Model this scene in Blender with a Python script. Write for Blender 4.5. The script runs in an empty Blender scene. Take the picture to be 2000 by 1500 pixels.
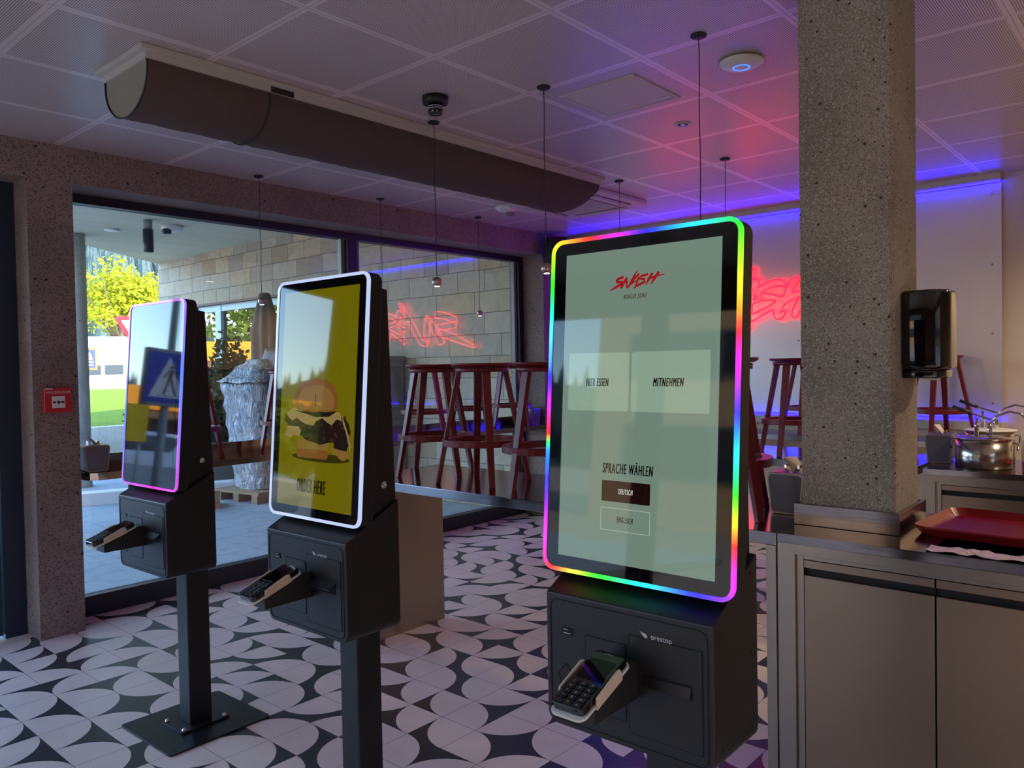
import bpy, bmesh, math, random
from mathutils import Matrix, Vector
R = math.radians
PI = math.pi
random.seed(7)
sc = bpy.context.scene
col = sc.collection

# ------------------------------------------------------------------ camera
H = 1.52
cam = bpy.data.cameras.new('camera')
cam.sensor_width = 36.0
cam.lens = 1529.186 / 2000.0 * 36.0
cam.clip_end = 2000
camo = bpy.data.objects.new('camera', cam)
col.objects.link(camo)
r0 = Vector((0.6594293588, -0.7515457293, -0.0182191519))
r1 = Vector((-0.0296666312, -0.0017988850, -0.9995582299))
r2 = Vector((0.7511809447, 0.6596785435, -0.0234820676))
camo.matrix_world = Matrix(((r0.x, -r1.x, -r2.x, 0), (r0.y, -r1.y, -r2.y, 0), (r0.z, -r1.z, -r2.z, H), (0, 0, 0, 1)))
sc.camera = camo

# ------------------------------------------------------------------ world, sun, exposure
w = bpy.data.worlds.new('world')
sc.world = w
w.use_nodes = True
wn = w.node_tree
bg = wn.nodes['Background']
sky = wn.nodes.new('ShaderNodeTexSky')
sky.sky_type = 'NISHITA'
sky.sun_disc = False
sky.sun_elevation = R(34)
sky.sun_rotation = R(190)
sky.air_density = 1.0
sky.dust_density = 0.4
sky.ozone_density = 3.0
wb = wn.nodes.new('ShaderNodeMix'); wb.data_type = 'RGBA'; wb.blend_type = 'MULTIPLY'; wb.inputs[0].default_value = 1.0
wb.inputs[7].default_value = (.88, .93, .98, 1)
wn.links.new(sky.outputs[0], wb.inputs[6]); wn.links.new(wb.outputs[2], bg.inputs[0])
bg.inputs[1].default_value = 2.15
sun = bpy.data.lights.new('sun', 'SUN')
sun.energy = 14.0
sun.angle = R(0.6)
sun.color = (1.0, 0.84, 0.62)
suno = bpy.data.objects.new('sun', sun)
col.objects.link(suno)
suno.rotation_euler = Vector((-0.30, 0.78, -0.54)).to_track_quat('-Z', 'Y').to_euler()
def portal(loc, size, d):
    l = bpy.data.lights.new('window_portal', 'AREA')
    l.shape = 'RECTANGLE'; l.size, l.size_y = size
    l.cycles.is_portal = True
    o = bpy.data.objects.new('window_portal', l); col.objects.link(o)
    o.location = loc
    o.rotation_euler = Vector(d).to_track_quat('-Z', 'Z' if abs(d[2]) < .5 else 'Y').to_euler()
portal((-2.6, 3.17, 1.4), (3.4, 2.5), (1, 0, 0))
portal((.4, -3.25, 1.4), (2.6, 2.5), (0, 1, 0))
portal((3.98, 5.42, 1.35), (4.3, 2.6), (0, -1, 0))
portal((0.2, 5.42, 1.3), (2.4, 2.6), (0, -1, 0))
sc.view_settings.view_transform = 'Standard'
sc.view_settings.look = 'None'
sc.view_settings.gamma = 1.0
sc.view_settings.use_curve_mapping = False
sc.view_settings.exposure = 0.0

# ------------------------------------------------------------------ materials
M = {}
def S(c):   # sRGB 0-255 -> linear
    o = []
    for v in c:
        v /= 255.0
        o.append(v / 12.92 if v <= .04045 else ((v + .055) / 1.055) ** 2.4)
    return tuple(o)
def mat(name, color=(.5, .5, .5), rough=.5, metal=0.0, spec=.5, emit=None, es=0.0, coat=0.0, coat_r=.03, noise=None, bump=None, aniso=0.0):
    m = bpy.data.materials.new(name); m.use_nodes = True
    nt = m.node_tree; b = nt.nodes['Principled BSDF']
    b.inputs['Base Color'].default_value = (*color, 1)
    b.inputs['Roughness'].default_value = rough
    b.inputs['Metallic'].default_value = metal
    b.inputs['Specular IOR Level'].default_value = spec
    b.inputs['Anisotropic'].default_value = aniso
    if coat: b.inputs['Coat Weight'].default_value = coat; b.inputs['Coat Roughness'].default_value = coat_r
    if emit: b.inputs['Emission Color'].default_value = (*emit, 1); b.inputs['Emission Strength'].default_value = es
    if noise:  # scale, amount, (stretch)
        tc = nt.nodes.new('ShaderNodeTexCoord'); mp = nt.nodes.new('ShaderNodeMapping')
        mp.inputs['Scale'].default_value = noise[2] if len(noise) > 2 else (1, 1, 1)
        nz = nt.nodes.new('ShaderNodeTexNoise'); nz.inputs['Scale'].default_value = noise[0]; nz.inputs['Detail'].default_value = 5
        mx = nt.nodes.new('ShaderNodeMix'); mx.data_type = 'RGBA'
        a = noise[1]
        mx.inputs[6].default_value = (*[max(0, v * (1 - a)) for v in color], 1)
        mx.inputs[7].default_value = (*[v * (1 + a) for v in color], 1)
        nt.links.new(tc.outputs['Object'], mp.inputs[0]); nt.links.new(mp.outputs[0], nz.inputs['Vector'])
        nt.links.new(nz.outputs[0], mx.inputs[0]); nt.links.new(mx.outputs[2], b.inputs['Base Color'])
        if bump:
            bp = nt.nodes.new('ShaderNodeBump'); bp.inputs['Strength'].default_value = bump; bp.inputs['Distance'].default_value = .01
            nt.links.new(nz.outputs[0], bp.inputs['Height']); nt.links.new(bp.outputs[0], b.inputs['Normal'])
    M[name] = m
    return m
class NT:   # tiny node helper
    def __init__(s, m): s.t = m.node_tree; s.b = s.t.nodes['Principled BSDF']
    def n(s, k, **kw):
        nd = s.t.nodes.new(k)
        for a, v in kw.items(): setattr(nd, a, v)
        return nd
    def l(s, a, b): s.t.links.new(a, b)
    def m(s, op, a, b=None, c=None):
        nd = s.n('ShaderNodeMath', operation=op)
        for i, v in enumerate((a, b, c)):
            if v is None: continue
            if isinstance(v, (int, float)): nd.inputs[i].default_value = v
            else: s.l(v, nd.inputs[i])
        return nd.outputs[0]
    def mix(s, f, a, b):
        nd = s.n('ShaderNodeMix', data_type='RGBA')
        for i, v in ((0, f), (6, a), (7, b)):
            if isinstance(v, tuple): nd.inputs[i].default_value = (*v, 1)
            elif isinstance(v, (int, float)): nd.inputs[i].default_value = v
            else: s.l(v, nd.inputs[i])
        return nd.outputs[2]
    def ramp(s, f, pts):
        nd = s.n('ShaderNodeValToRGB'); e = nd.color_ramp.elements
        while len(e) < len(pts): e.new(.5)
        for q, (p, c) in zip(e, pts): q.position = p; q.color = (*c, 1)
        s.l(f, nd.inputs[0]); return nd.outputs[0]
    def obj(s):
        tc = s.n('ShaderNodeTexCoord'); return tc.outputs['Object']
    def xyz(s, v):
        nd = s.n('ShaderNodeSeparateXYZ'); s.l(v, nd.inputs[0]); return nd.outputs
    def comb(s, x, y, z):
        nd = s.n('ShaderNodeCombineXYZ')
        for i, v in enumerate((x, y, z)):
            if isinstance(v, (int, float)): nd.inputs[i].default_value = v
            else: s.l(v, nd.inputs[i])
        return nd.outputs[0]
    def bump(s, h, st, dist=.01):
        bp = s.n('ShaderNodeBump'); bp.inputs['Strength'].default_value = st; bp.inputs['Distance'].default_value = dist
        s.l(h, bp.inputs['Height']); s.l(bp.outputs[0], s.b.inputs['Normal'])

def concrete(name, base, dark, light, pit=.5, scale=1.0, bump=.5):
    m = mat(name, base, .85, spec=.25); t = NT(m); o = t.obj()
    n1 = t.n('ShaderNodeTexNoise'); n1.inputs['Scale'].default_value = 3 * scale; n1.inputs['Detail'].default_value = 6; t.l(o, n1.inputs['Vector'])
    c = t.ramp(n1.outputs[0], [(.3, tuple(v * .8 for v in base)), (.7, tuple(v * 1.15 for v in base))])
    v1 = t.n('ShaderNodeTexVoronoi'); v1.inputs['Scale'].default_value = 150 * scale; t.l(o, v1.inputs['Vector'])
    sp = t.xyz(v1.outputs['Color'])
    c = t.mix(t.m('MULTIPLY', t.m('GREATER_THAN', sp[0], .80), t.m('LESS_THAN', v1.outputs['Distance'], .55)), c, light)
    c = t.mix(t.m('MULTIPLY', t.m('LESS_THAN', sp[1], .22), t.m('LESS_THAN', v1.outputs['Distance'], .5)), c, dark)
    v2 = t.n('ShaderNodeTexVoronoi'); v2.inputs['Scale'].default_value = 34 * scale; t.l(o, v2.inputs['Vector'])
    n2 = t.n('ShaderNodeTexNoise'); n2.inputs['Scale'].default_value = 60 * scale; t.l(o, n2.inputs['Vector'])
    s2 = t.xyz(v2.outputs['Color'])
    pm = t.m('MULTIPLY', t.m('LESS_THAN', s2[2], pit), t.m('LESS_THAN', t.m('ADD', v2.outputs['Distance'], t.m('MULTIPLY', n2.outputs[0], .25)), .36))
    c = t.mix(pm, c, tuple(v * .35 for v in dark))
    t.l(c, t.b.inputs['Base Color'])
    hgt = t.m('SUBTRACT', n1.outputs[0], t.m('MULTIPLY', pm, 1.2))
    hgt = t.m('ADD', hgt, t.m('MULTIPLY', sp[0], .4))
    t.bump(hgt, bump, .006)
    return m
concrete('pillar_concrete', S((150, 141, 128)), S((106, 98, 88)), S((180, 171, 157)), .09, 1.4, .5)
concrete('beam_concrete', S((140, 123, 112)), S((96, 82, 74)), S((134, 117, 107)), .05, .9, .4)
concrete('outdoor_concrete', S((190, 188, 178)), S((160, 156, 146)), S((200, 198, 190)), .03, .7, .15)

def steel(name, base, rough, axis=2, amt=.10):
    m = mat(name, base, rough, 1.0); t = NT(m); o = t.xyz(t.obj())
    f = [o[0], o[1], o[2]]
    v = t.comb(*[t.m('MULTIPLY', f[i], 3.0 if i == axis else 260.0) for i in range(3)])
    n1 = t.n('ShaderNodeTexNoise'); n1.inputs['Scale'].default_value = 1.0; n1.inputs['Detail'].default_value = 3; t.l(v, n1.inputs['Vector'])
    n2 = t.n('ShaderNodeTexNoise'); n2.inputs['Scale'].default_value = 3.5; n2.inputs['Detail'].default_value = 4; t.l(t.obj(), n2.inputs['Vector'])
    r = t.m('ADD', rough - amt * .9, t.m('MULTIPLY', n1.outputs[0], amt))
    r = t.m('ADD', r, t.m('MULTIPLY', n2.outputs[0], amt * .9))
    t.l(r, t.b.inputs['Roughness'])
    t.bump(n1.outputs[0], .06, .002)
    return m
steel('brushed_steel', S((156, 146, 134)), .33, 1)
steel('brushed_steel_door', S((150, 132, 114)), .36, 1)
steel('counter_steel', S((150, 140, 136)), .13, 1, .05)
steel('pot_steel', S((190, 184, 172)), .2, 2, .06)
steel('panel_aluminium', S((214, 208, 206)), .34, 1, .10); M['panel_aluminium'].node_tree.nodes['Principled BSDF'].inputs['Metallic'].default_value = .68
mat('chrome', S((205, 203, 200)), .08, 1.0)
mat('dark_slot', (.006, .006, .007), .6)
mat('kiosk_black', (.0065, .0063, .0065), .42, noise=(300, .1), bump=.05)
mat('kiosk_side', (.0045, .0043, .0043), .45)
mat('groove', (.002, .002, .002), .8)
mat('screen_bezel', (.003, .003, .0035), .03, spec=.32)
mat('white_ink', S((205, 205, 205)), .5)
mat('frame_dark', S((34, 38, 48)), .4)
mat('door_navy', S((33, 42, 58)), .35)
mat('frame_grey', S((125, 130, 124)), .45)
mat('stool_red', S((108, 20, 24)), .36, spec=.4, noise=(30, .08))
mat('tray_red', S((140, 12, 22)), .3, noise=(40, .12))
mat('alarm_red', S((196, 40, 46)), .35)
mat('white_plastic', S((222, 220, 214)), .4)
mat('cream_wall', S((206, 192, 170)), .7, noise=(4, .05))
mat('brown_wall', S((112, 88, 68)), .7, noise=(4, .08))
mat('tan_wall', S((160, 128, 100)), .7, noise=(4, .05))
mat('beige_plastic', S((214, 188, 164)), .45)
mat('rubber_black', (.012, .012, .013), .5)
mat('gloss_black', (.004, .004, .004), .07, coat=.6)
mat('napkin_paper', S((226, 204, 186)), .85)
mat('napkin_box_window', S((96, 92, 104)), .15, spec=.5)
mat('duct_fabric', S((94, 80, 74)), .9, spec=.1, noise=(420, .18), bump=.12)
mat('duct_end_lit', S((150, 146, 132)), .9, spec=.1, noise=(420, .12), bump=.12)  # duct fabric again, door skylight painted in as a lighter, greener tone
mat('rail_white', S((190, 184, 174)), .5)
mat('ball_bronze', S((196, 172, 164)), .3, 1.0)
mat('lamp_glow', (.9, .85, .75), .5, emit=(1, .9, .75), es=7)
mat('ap_blue', (.05, .15, .8), .5, emit=(.05, .2, 1), es=2.0)
mat('key_grey', S((190, 190, 190)), .5)
mat('film', S((214, 190, 192)), .35, spec=.5, noise=(60, .18), bump=.5)
mat('basket_red', S((200, 30, 44)), .4)
mat('umbrella_grey', S((96, 92, 88)), .9, noise=(20, .15))
mat('umbrella_rib', S((150, 148, 142)), .6)
mat('wood_stake', S((150, 122, 92)), .8, noise=(20, .2))
mat('cardboard', S((158, 128, 96)), .9)
mat('bark', S((92, 76, 58)), .9, noise=(12, .3), bump=.5)
mat('grass', S((104, 124, 36)), .95, spec=.1, noise=(.8, .35))
mat('asphalt', S((178, 160, 138)), .9, noise=(40, .12))
mat('building_white', S((236, 234, 228)), .8)
mat('car_paint', S((196, 204, 210)), .25, .3)
mat('warm_render', S((238, 190, 136)), .8, noise=(3, .05))
mat('pane_dark', S((70, 76, 78)), .08, spec=.5)
mat('orange_fascia', S((250, 160, 10)), .5)
mat('yellow_board', S((250, 206, 20)), .5)
mat('sign_blue', S((52, 66, 190)), .4)
mat('sign_white', S((238, 238, 240)), .4)
mat('sign_red', S((205, 36, 44)), .4)
mat('sign_grey', S((150, 162, 162)), .5)
mat('sign_orange', S((228, 106, 34)), .5)
mat('roof_tile', S((178, 116, 88)), .9)
mat('sill_brown', S((126, 106, 92)), .8)
mat('pale_frame', S((176, 204, 206)), .4)
mat('board_dark', (.02, .02, .022), .5)
mat('grey_box', S((128, 126, 122)), .85)
mat('tree_figure', S((90, 58, 40)), .5)
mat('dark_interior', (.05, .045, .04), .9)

def glass(name, tint=(1, 1, 1), refl=1.0, ior=1.5):
    m = bpy.data.materials.new(name); m.use_nodes = True; nt = m.node_tree; nt.nodes.clear()
    out = nt.nodes.new('ShaderNodeOutputMaterial'); mx = nt.nodes.new('ShaderNodeMixShader')
    tr = nt.nodes.new('ShaderNodeBsdfTransparent'); gl = nt.nodes.new('ShaderNodeBsdfGlossy'); fr = nt.nodes.new('ShaderNodeLayerWeight'); pw = nt.nodes.new('ShaderNodeMath'); pw.operation = 'POWER'; pw.inputs[1].default_value = 5
    ma = nt.nodes.new('ShaderNodeMath'); ma.operation = 'MULTIPLY_ADD'; ma.inputs[1].default_value = .957; ma.inputs[2].default_value = .043
    tr.inputs[0].default_value = (*tint, 1); gl.inputs['Roughness'].default_value = .0
    mu = nt.nodes.new('ShaderNodeMath'); mu.operation = 'MULTIPLY'; mu.inputs[1].default_value = refl; mu.use_clamp = True
    nt.links.new(fr.outputs['Facing'], pw.inputs[0]); nt.links.new(pw.outputs[0], ma.inputs[0]); nt.links.new(ma.outputs[0], mu.inputs[0]); nt.links.new(mu.outputs[0], mx.inputs[0])
    nt.links.new(tr.outputs[0], mx.inputs[1]); nt.links.new(gl.outputs[0], mx.inputs[2]); nt.links.new(mx.outputs[0], out.inputs[0])
    M[name] = m
glass('window_glass', (.975, .985, .98), 1.75)
glass('mirror_glass', (.12, .14, .14), 5.0)
glass('plastic_wrap_clear', (.85, .88, .9), 2.5)

def plastic_wrap():
    m = mat('plastic_wrap', S((186, 198, 204)), .18, spec=.8); t = NT(m)
    n1 = t.n('ShaderNodeTexNoise'); n1.inputs['Scale'].default_value = 5; n1.inputs['Detail'].default_value = 6; n1.inputs['Distortion'].default_value = 2.2
    mp = t.n('ShaderNodeMapping'); mp.inputs['Scale'].default_value = (2.2, 2.2, .8); t.l(t.obj(), mp.inputs[0]); t.l(mp.outputs[0], n1.inputs['Vector'])
    t.l(t.ramp(n1.outputs[0], [(.3, S((96, 102, 106))), (.52, S((150, 158, 164))), (.72, S((208, 214, 218)))]), t.b.inputs['Base Color'])
    t.bump(n1.outputs[0], 1.0, .06)
plastic_wrap()

def floor_mats():
    for nm, c in (('tile_light', S((234, 214, 200))), ('tile_dark', S((52, 54, 57)))):
        m = mat(nm, c, .32, spec=.45); t = NT(m); o = t.xyz(t.obj())
        fx = t.m('ABSOLUTE', t.m('SUBTRACT', t.m('FRACT', t.m('DIVIDE', t.m('SUBTRACT', o[0], .1135), .2)), .5))
        fy = t.m('ABSOLUTE', t.m('SUBTRACT', t.m('FRACT', t.m('DIVIDE', t.m('SUBTRACT', o[1], .07), .2)), .5))
        g = t.m('GREATER_THAN', t.m('MAXIMUM', fx, fy), .4945)
        n1 = t.n('ShaderNodeTexNoise'); n1.inputs['Scale'].default_value = 7; n1.inputs['Detail'].default_value = 6; t.l(t.obj(), n1.inputs['Vector'])
        cc = t.mix(n1.outputs[0], tuple(v * .88 for v in c), tuple(min(1, v * 1.1) for v in c))
        t.l(t.mix(g, cc, S((74, 60, 66))), t.b.inputs['Base Color'])
        t.l(t.m('ADD', .22, t.m('MULTIPLY', n1.outputs[0], .2)), t.b.inputs['Roughness'])
        t.bump(t.m('SUBTRACT', t.m('MULTIPLY', n1.outputs[0], .12), g), .25, .002)
floor_mats()
def ceiling_mat():
    m = mat('ceiling_panel', S((222, 204, 197)), .36, spec=.9); t = NT(m); o = t.xyz(t.obj())
    P_ = .633
    ux = t.m('FRACT', t.m('DIVIDE', t.m('SUBTRACT', o[0], 1.062), P_)); uy = t.m('FRACT', t.m('DIVIDE', t.m('SUBTRACT', o[1], .553), P_))
    ex = t.m('SUBTRACT', .5, t.m('ABSOLUTE', t.m('SUBTRACT', ux, .5))); ey = t.m('SUBTRACT', .5, t.m('ABSOLUTE', t.m('SUBTRACT', uy, .5)))
    e = t.m('MINIMUM', ex, ey)
    seam = t.m('LESS_THAN', e, .005); gap = t.m('LESS_THAN', e, .0014); inner = t.m('GREATER_THAN', e, .03)
    pt = .0086
    dx = t.m('SUBTRACT', t.m('FRACT', t.m('DIVIDE', o[0], pt)), .5); dy = t.m('SUBTRACT', t.m('FRACT', t.m('DIVIDE', o[1], pt)), .5)
    dd = t.m('SQRT', t.m('ADD', t.m('MULTIPLY', dx, dx), t.m('MULTIPLY', dy, dy)))
    hole = t.m('MULTIPLY', t.m('LESS_THAN', dd, .33), inner)
    c = t.mix(hole, S((222, 204, 197)), S((62, 56, 56)))
    c = t.mix(seam, c, S((216, 204, 200))); c = t.mix(gap, c, S((80, 74, 76)))
    t.l(c, t.b.inputs['Base Color'])
    t.l(t.m('ADD', .30, t.m('MULTIPLY', hole, .45)), t.b.inputs['Roughness'])
ceiling_mat()
def stone_wall_mat():
    m = mat('stone_blocks', S((190, 176, 148)), .9, spec=.2); t = NT(m); o = t.xyz(t.obj())
    br = t.n('ShaderNodeTexBrick'); br.offset = .37; br.offset_frequency = 2; br.squash = 1.5; br.squash_frequency = 3
    n0 = t.n('ShaderNodeTexNoise'); n0.inputs['Scale'].default_value = 1.3; t.l(t.obj(), n0.inputs['Vector'])
    t.l(t.comb(t.m('ADD', o[1], t.m('MULTIPLY', n0.outputs[0], .05)), t.m('ADD', o[2], t.m('MULTIPLY', n0.outputs[0], .03)), 0), br.inputs['Vector'])
    br.inputs['Color1'].default_value = (0, 0, 0, 1); br.inputs['Color2'].default_value = (1, 1, 1, 1); br.inputs['Mortar'].default_value = (.5, .5, .5, 1)
    br.inputs['Scale'].default_value = 1.0; br.inputs['Brick Width'].default_value = .40; br.inputs['Row Height'].default_value = .235; br.inputs['Mortar Size'].default_value = .004
    br.inputs['Bias'].default_value = 0.0
    c = t.ramp(br.outputs[0], [(0, S((166, 156, 136))), (.3, S((188, 178, 154))), (.6, S((194, 184, 162))), (.9, S((200, 182, 146))), (1, S((170, 146, 118)))])
    n1 = t.n('ShaderNodeTexNoise'); n1.inputs['Scale'].default_value = 11; n1.inputs['Detail'].default_value = 8; t.l(t.obj(), n1.inputs['Vector'])
    c = t.mix(t.m('MULTIPLY', n1.outputs[0], .55), c, S((122, 112, 96)))
    c = t.mix(br.outputs[1], c, S((104, 96, 82)))
    t.l(c, t.b.inputs['Base Color'])
    t.bump(t.m('SUBTRACT', n1.outputs[0], t.m('MULTIPLY', br.outputs[1], 1.0)), .8, .02)
stone_wall_mat()
def brick_like(name, w_, h_, c1, c2, mort, ax=(0, 1), rough=.8, off=.5, msz=.004):
    m = mat(name, c1, rough, spec=.3); t = NT(m); o = t.xyz(t.obj())
    br = t.n('ShaderNodeTexBrick'); br.offset = off
    t.l(t.comb(o[ax[0]], o[ax[1]], 0), br.inputs['Vector'])
    br.inputs['Color1'].default_value = (*c1, 1); br.inputs['Color2'].default_value = (*c2, 1); br.inputs['Mortar'].default_value = (*mort, 1)
    br.inputs['Scale'].default_value = 1.0; br.inputs['Brick Width'].default_value = w_; br.inputs['Row Height'].default_value = h_; br.inputs['Mortar Size'].default_value = msz
    n1 = t.n('ShaderNodeTexNoise'); n1.inputs['Scale'].default_value = 18; n1.inputs['Detail'].default_value = 8; t.l(t.obj(), n1.inputs['Vector'])
    t.l(t.mix(t.m('MULTIPLY', n1.outputs[0], .5), br.outputs[0], tuple(v * .7 for v in c1)), t.b.inputs['Base Color'])
    t.bump(n1.outputs[0], .4, .01)
brick_like('terrace_paving', .9, .45, S((176, 186, 190)), S((164, 174, 178)), S((116, 122, 124)), (0, 1), .75)
brick_like('canopy_boards', 3.0, .16, S((214, 202, 174)), S((202, 192, 166)), S((168, 160, 140)), (0, 1), .8, .3, .003)
def leaf_mat(name, c, c2):
    m = mat(name, c, .6, spec=.2); t = NT(m)
    n1 = t.n('ShaderNodeTexNoise'); n1.inputs['Scale'].default_value = 1.7; n1.inputs['Detail'].default_value = 5; t.l(t.obj(), n1.inputs['Vector'])
    cc = t.mix(t.ramp(n1.outputs[0], [(.35, (0, 0, 0)), (.65, (1, 1, 1))]), c, c2)
    t.l(cc, t.b.inputs['Base Color'])
    tl = t.n('ShaderNodeBsdfTranslucent'); t.l(cc, tl.inputs[0])
    mx = t.n('ShaderNodeMixShader'); mx.inputs[0].default_value = .35
    out = m.node_tree.nodes['Material Output']
    t.l(t.b.outputs[0], mx.inputs[1]); t.l(tl.outputs[0], mx.inputs[2]); t.l(mx.outputs[0], out.inputs[0])
leaf_mat('leaf_yellow', S((186, 178, 28)), S((128, 142, 34)))
leaf_mat('leaf_green', S((96, 122, 48)), S((140, 156, 62)))
leaf_mat('leaf_dark', S((52, 66, 44)), S((82, 96, 60)))
leaf_mat('conifer', S((96, 114, 104)), S((66, 88, 94)))  # aerial haze is mixed into these tones
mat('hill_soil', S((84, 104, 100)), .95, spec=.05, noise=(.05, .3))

def emis(name, c, s, gloss=True):
    return mat(name, (.004, .004, .004), .03, spec=.32, emit=c, es=s)
emis('screen_pale', S((150, 178, 160)), .50)
emis('screen_button', S((176, 206, 182)), .55)
emis('screen_line', S((210, 225, 215)), .6)
emis('screen_red', S((170, 26, 34)), .75)
mat('screen_ink', (.003, .003, .003), .03, spec=.32)
emis('screen_white', S((235, 240, 235)), .7)
emis('screen_darkbtn', S((40, 10, 8)), .4)
emis('screen_inkbrown', S((90, 40, 30)), .6)
emis('screen_off', S((12, 16, 22)), .5)
def screen_yellow():
    m = emis('screen_yellow', S((150, 140, 0)), .42)
screen_yellow()
emis('pic_bun', S((160, 104, 46)), .45)
emis('pic_bunlight', S((176, 130, 62)), .45)
emis('pic_cheese', S((190, 160, 100)), .45)
emis('pic_patty', S((44, 28, 22)), .45)
emis('pic_patty2', S((76, 52, 40)), .45)
emis('pic_bottom', S((168, 132, 60)), .45)
emis('pic_shadow', S((70, 62, 6)), .45)
emis('led_white', (.58, .68, 1.0), .95)
emis('neon_red', (1.0, .004, .014), 8.0)
emis('led_blue', (.003, .0015, 1.0), 58.0)
def led_attr(name, s):
    m = emis(name, (1, 1, 1), s); t = NT(m)
    a = t.n('ShaderNodeVertexColor', layer_name='led'); t.l(a.outputs[0], t.b.inputs['Emission Color'])
led_attr('led_rainbow', 1.25)
led_attr('led_bluepink', 1.3)

# ------------------------------------------------------------------ mesh helpers
class MB:
    def __init__(s): s.v = []; s.f = []; s.mi = []; s.sm = []
    def add(s, vs, fs, mi=0, smooth=False, T=None):
        b = len(s.v)
        for p in vs:
            p = Vector(p); s.v.append(tuple(T @ p) if T else tuple(p))
        for f in fs: s.f.append([b + i for i in f]); s.mi.append(mi); s.sm.append(smooth)
        return s
    def box(s, a, b, mi=0, T=None):
        x0, y0, z0 = [min(p, q) for p, q in zip(a, b)]; x1, y1, z1 = [max(p, q) for p, q in zip(a, b)]
        return s.add([(x0, y0, z0), (x1, y0, z0), (x1, y1, z0), (x0, y1, z0), (x0, y0, z1), (x1, y0, z1), (x1, y1, z1), (x0, y1, z1)],
                     [(0, 3, 2, 1), (4, 5, 6, 7), (0, 1, 5, 4), (1, 2, 6, 5), (2, 3, 7, 6), (3, 0, 4, 7)], mi, False, T)
    def prism(s, pts, z0, z1, mi=0, T=None, smooth=False):
        n = len(pts)
        s.add([(x, y, z0) for x, y in pts] + [(x, y, z1) for x, y in pts],
              [tuple(range(n - 1, -1, -1)), tuple(range(n, 2 * n))], mi, False, T)
        return s.add([(x, y, z0) for x, y in pts] + [(x, y, z1) for x, y in pts],
                     [(i, (i + 1) % n, n + (i + 1) % n, n + i) for i in range(n)], mi, smooth, T)
    def flat(s, pts, z=0, mi=0, T=None): return s.add([(x, y, z) for x, y in pts], [tuple(range(len(pts)))], mi, False, T)
    def ring(s, o, i, z0, z1, mi=0, T=None, smooth=False):
        n = len(o)
        v = [(x, y, z) for L in (o, i) for z in (z0, z1) for x, y in L]   # o0 o1 i0 i1
        fs = []
        for k in range(n):
            j = (k + 1) % n
            fs += [(k, j, n + j, n + k), (n + k, n + j, 3 * n + j, 3 * n + k), (2 * n + j, 2 * n + k, 3 * n + k, 3 * n + j), (j, k, 2 * n + k, 2 * n + j)]
        return s.add(v, fs, mi, smooth, T)
    def lathe(s, prof, n=24, mi=0, T=None, smooth=True, cap=True):
        v = []; fs = []
        for r, z in prof:
            for k in range(n): a = 2 * PI * k / n; v.append((r * math.cos(a), r * math.sin(a), z))
        for i in range(len(prof) - 1):
            for k in range(n): j = (k + 1) % n; fs.append((i * n + k, i * n + j, (i + 1) * n + j, (i + 1) * n + k))
        s.add(v, fs, mi, smooth, T)
        if cap:
            for i, o in ((0, 1), (len(prof) - 1, 0)):
                if prof[i][0] > 1e-5:
                    q = [v[i * n + k] for k in range(n)]
                    s.add(q, [tuple(range(n - 1, -1, -1)) if o else tuple(range(n))], mi, False, T)
        return s
    def tube(s, path, r, n=8, mi=0, T=None, closed=False, smooth=True):
        path = [Vector(p) for p in path]; L = len(path); v = []; up = None
        for i, p in enumerate(path):
            a = path[i - 1] if (i > 0 or closed) else p; b = path[(i + 1) % L] if (i < L - 1 or closed) else p
            d = (b - a).normalized() if (b - a).length > 1e-9 else Vector((0, 0, 1))
            if up is None: up = Vector((0, 0, 1)) if abs(d.z) < .9 else Vector((1, 0, 0))
            x = d.cross(up)
            if x.length < 1e-4: x = d.orthogonal()
            x.normalize(); y = d.cross(x).normalized()
            rr_ = r[i] if isinstance(r, (list, tuple)) else r
            for k in range(n): t = 2 * PI * k / n; v.append(p + x * (rr_ * math.cos(t)) + y * (rr_ * math.sin(t)))
        fs = []
        for i in range(L if closed else L - 1):
            q = ((i + 1) % L) * n
            for k in range(n): j = (k + 1) % n; fs.append((i * n + k, i * n + j, q + j, q + k))
        if not closed: fs += [tuple(range(n - 1, -1, -1)), tuple(range((L - 1) * n, L * n))]
        return s.add(v, fs, mi, smooth, T)
    def build(s, name, mats, parent=None, bevel=0, seg=2, loc=None):
        me = bpy.data.meshes.new(name); me.from_pydata(s.v, [], s.f)
        for m in (mats if isinstance(mats, (list, tuple)) else [mats]): me.materials.append(M[m] if isinstance(m, str) else m)
        me.polygons.foreach_set('material_index', s.mi); me.polygons.foreach_set('use_smooth', s.sm)
        bm = bmesh.new(); bm.from_mesh(me); bmesh.ops.remove_doubles(bm, verts=bm.verts, dist=1e-5); bmesh.ops.recalc_face_normals(bm, faces=bm.faces); bm.to_mesh(me); bm.free()
        me.update()
        o = bpy.data.objects.new(name, me); col.objects.link(o)
        if parent: o.parent = parent
        if loc: o.location = loc
        if bevel:
            b = o.modifiers.new('bevel', 'BEVEL'); b.width = bevel; b.segments = seg; b.limit_method = 'ANGLE'; b.angle_limit = R(40)
        return o
def tag(o, label=None, cat=None, group=None, kind=None):
    if label: o['label'] = label
    if cat: o['category'] = cat
    if group: o['group'] = group
    if kind: o['kind'] = kind
    return o
def empty(name, loc=(0, 0, 0), rz=0, label=None, cat=None, group=None):
    o = bpy.data.objects.new(name, None); col.objects.link(o); o.location = loc; o.rotation_euler = (0, 0, rz); o.empty_display_size = .05
    return tag(o, label, cat, group)
def struct(o): o['kind'] = 'structure'; return o
def bx(name, a, b, m, parent=None, bevel=0): return MB().box(a, b).build(name, m, parent, bevel)
def kids(o): return [c for c in bpy.data.objects if c.parent == o]
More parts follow.
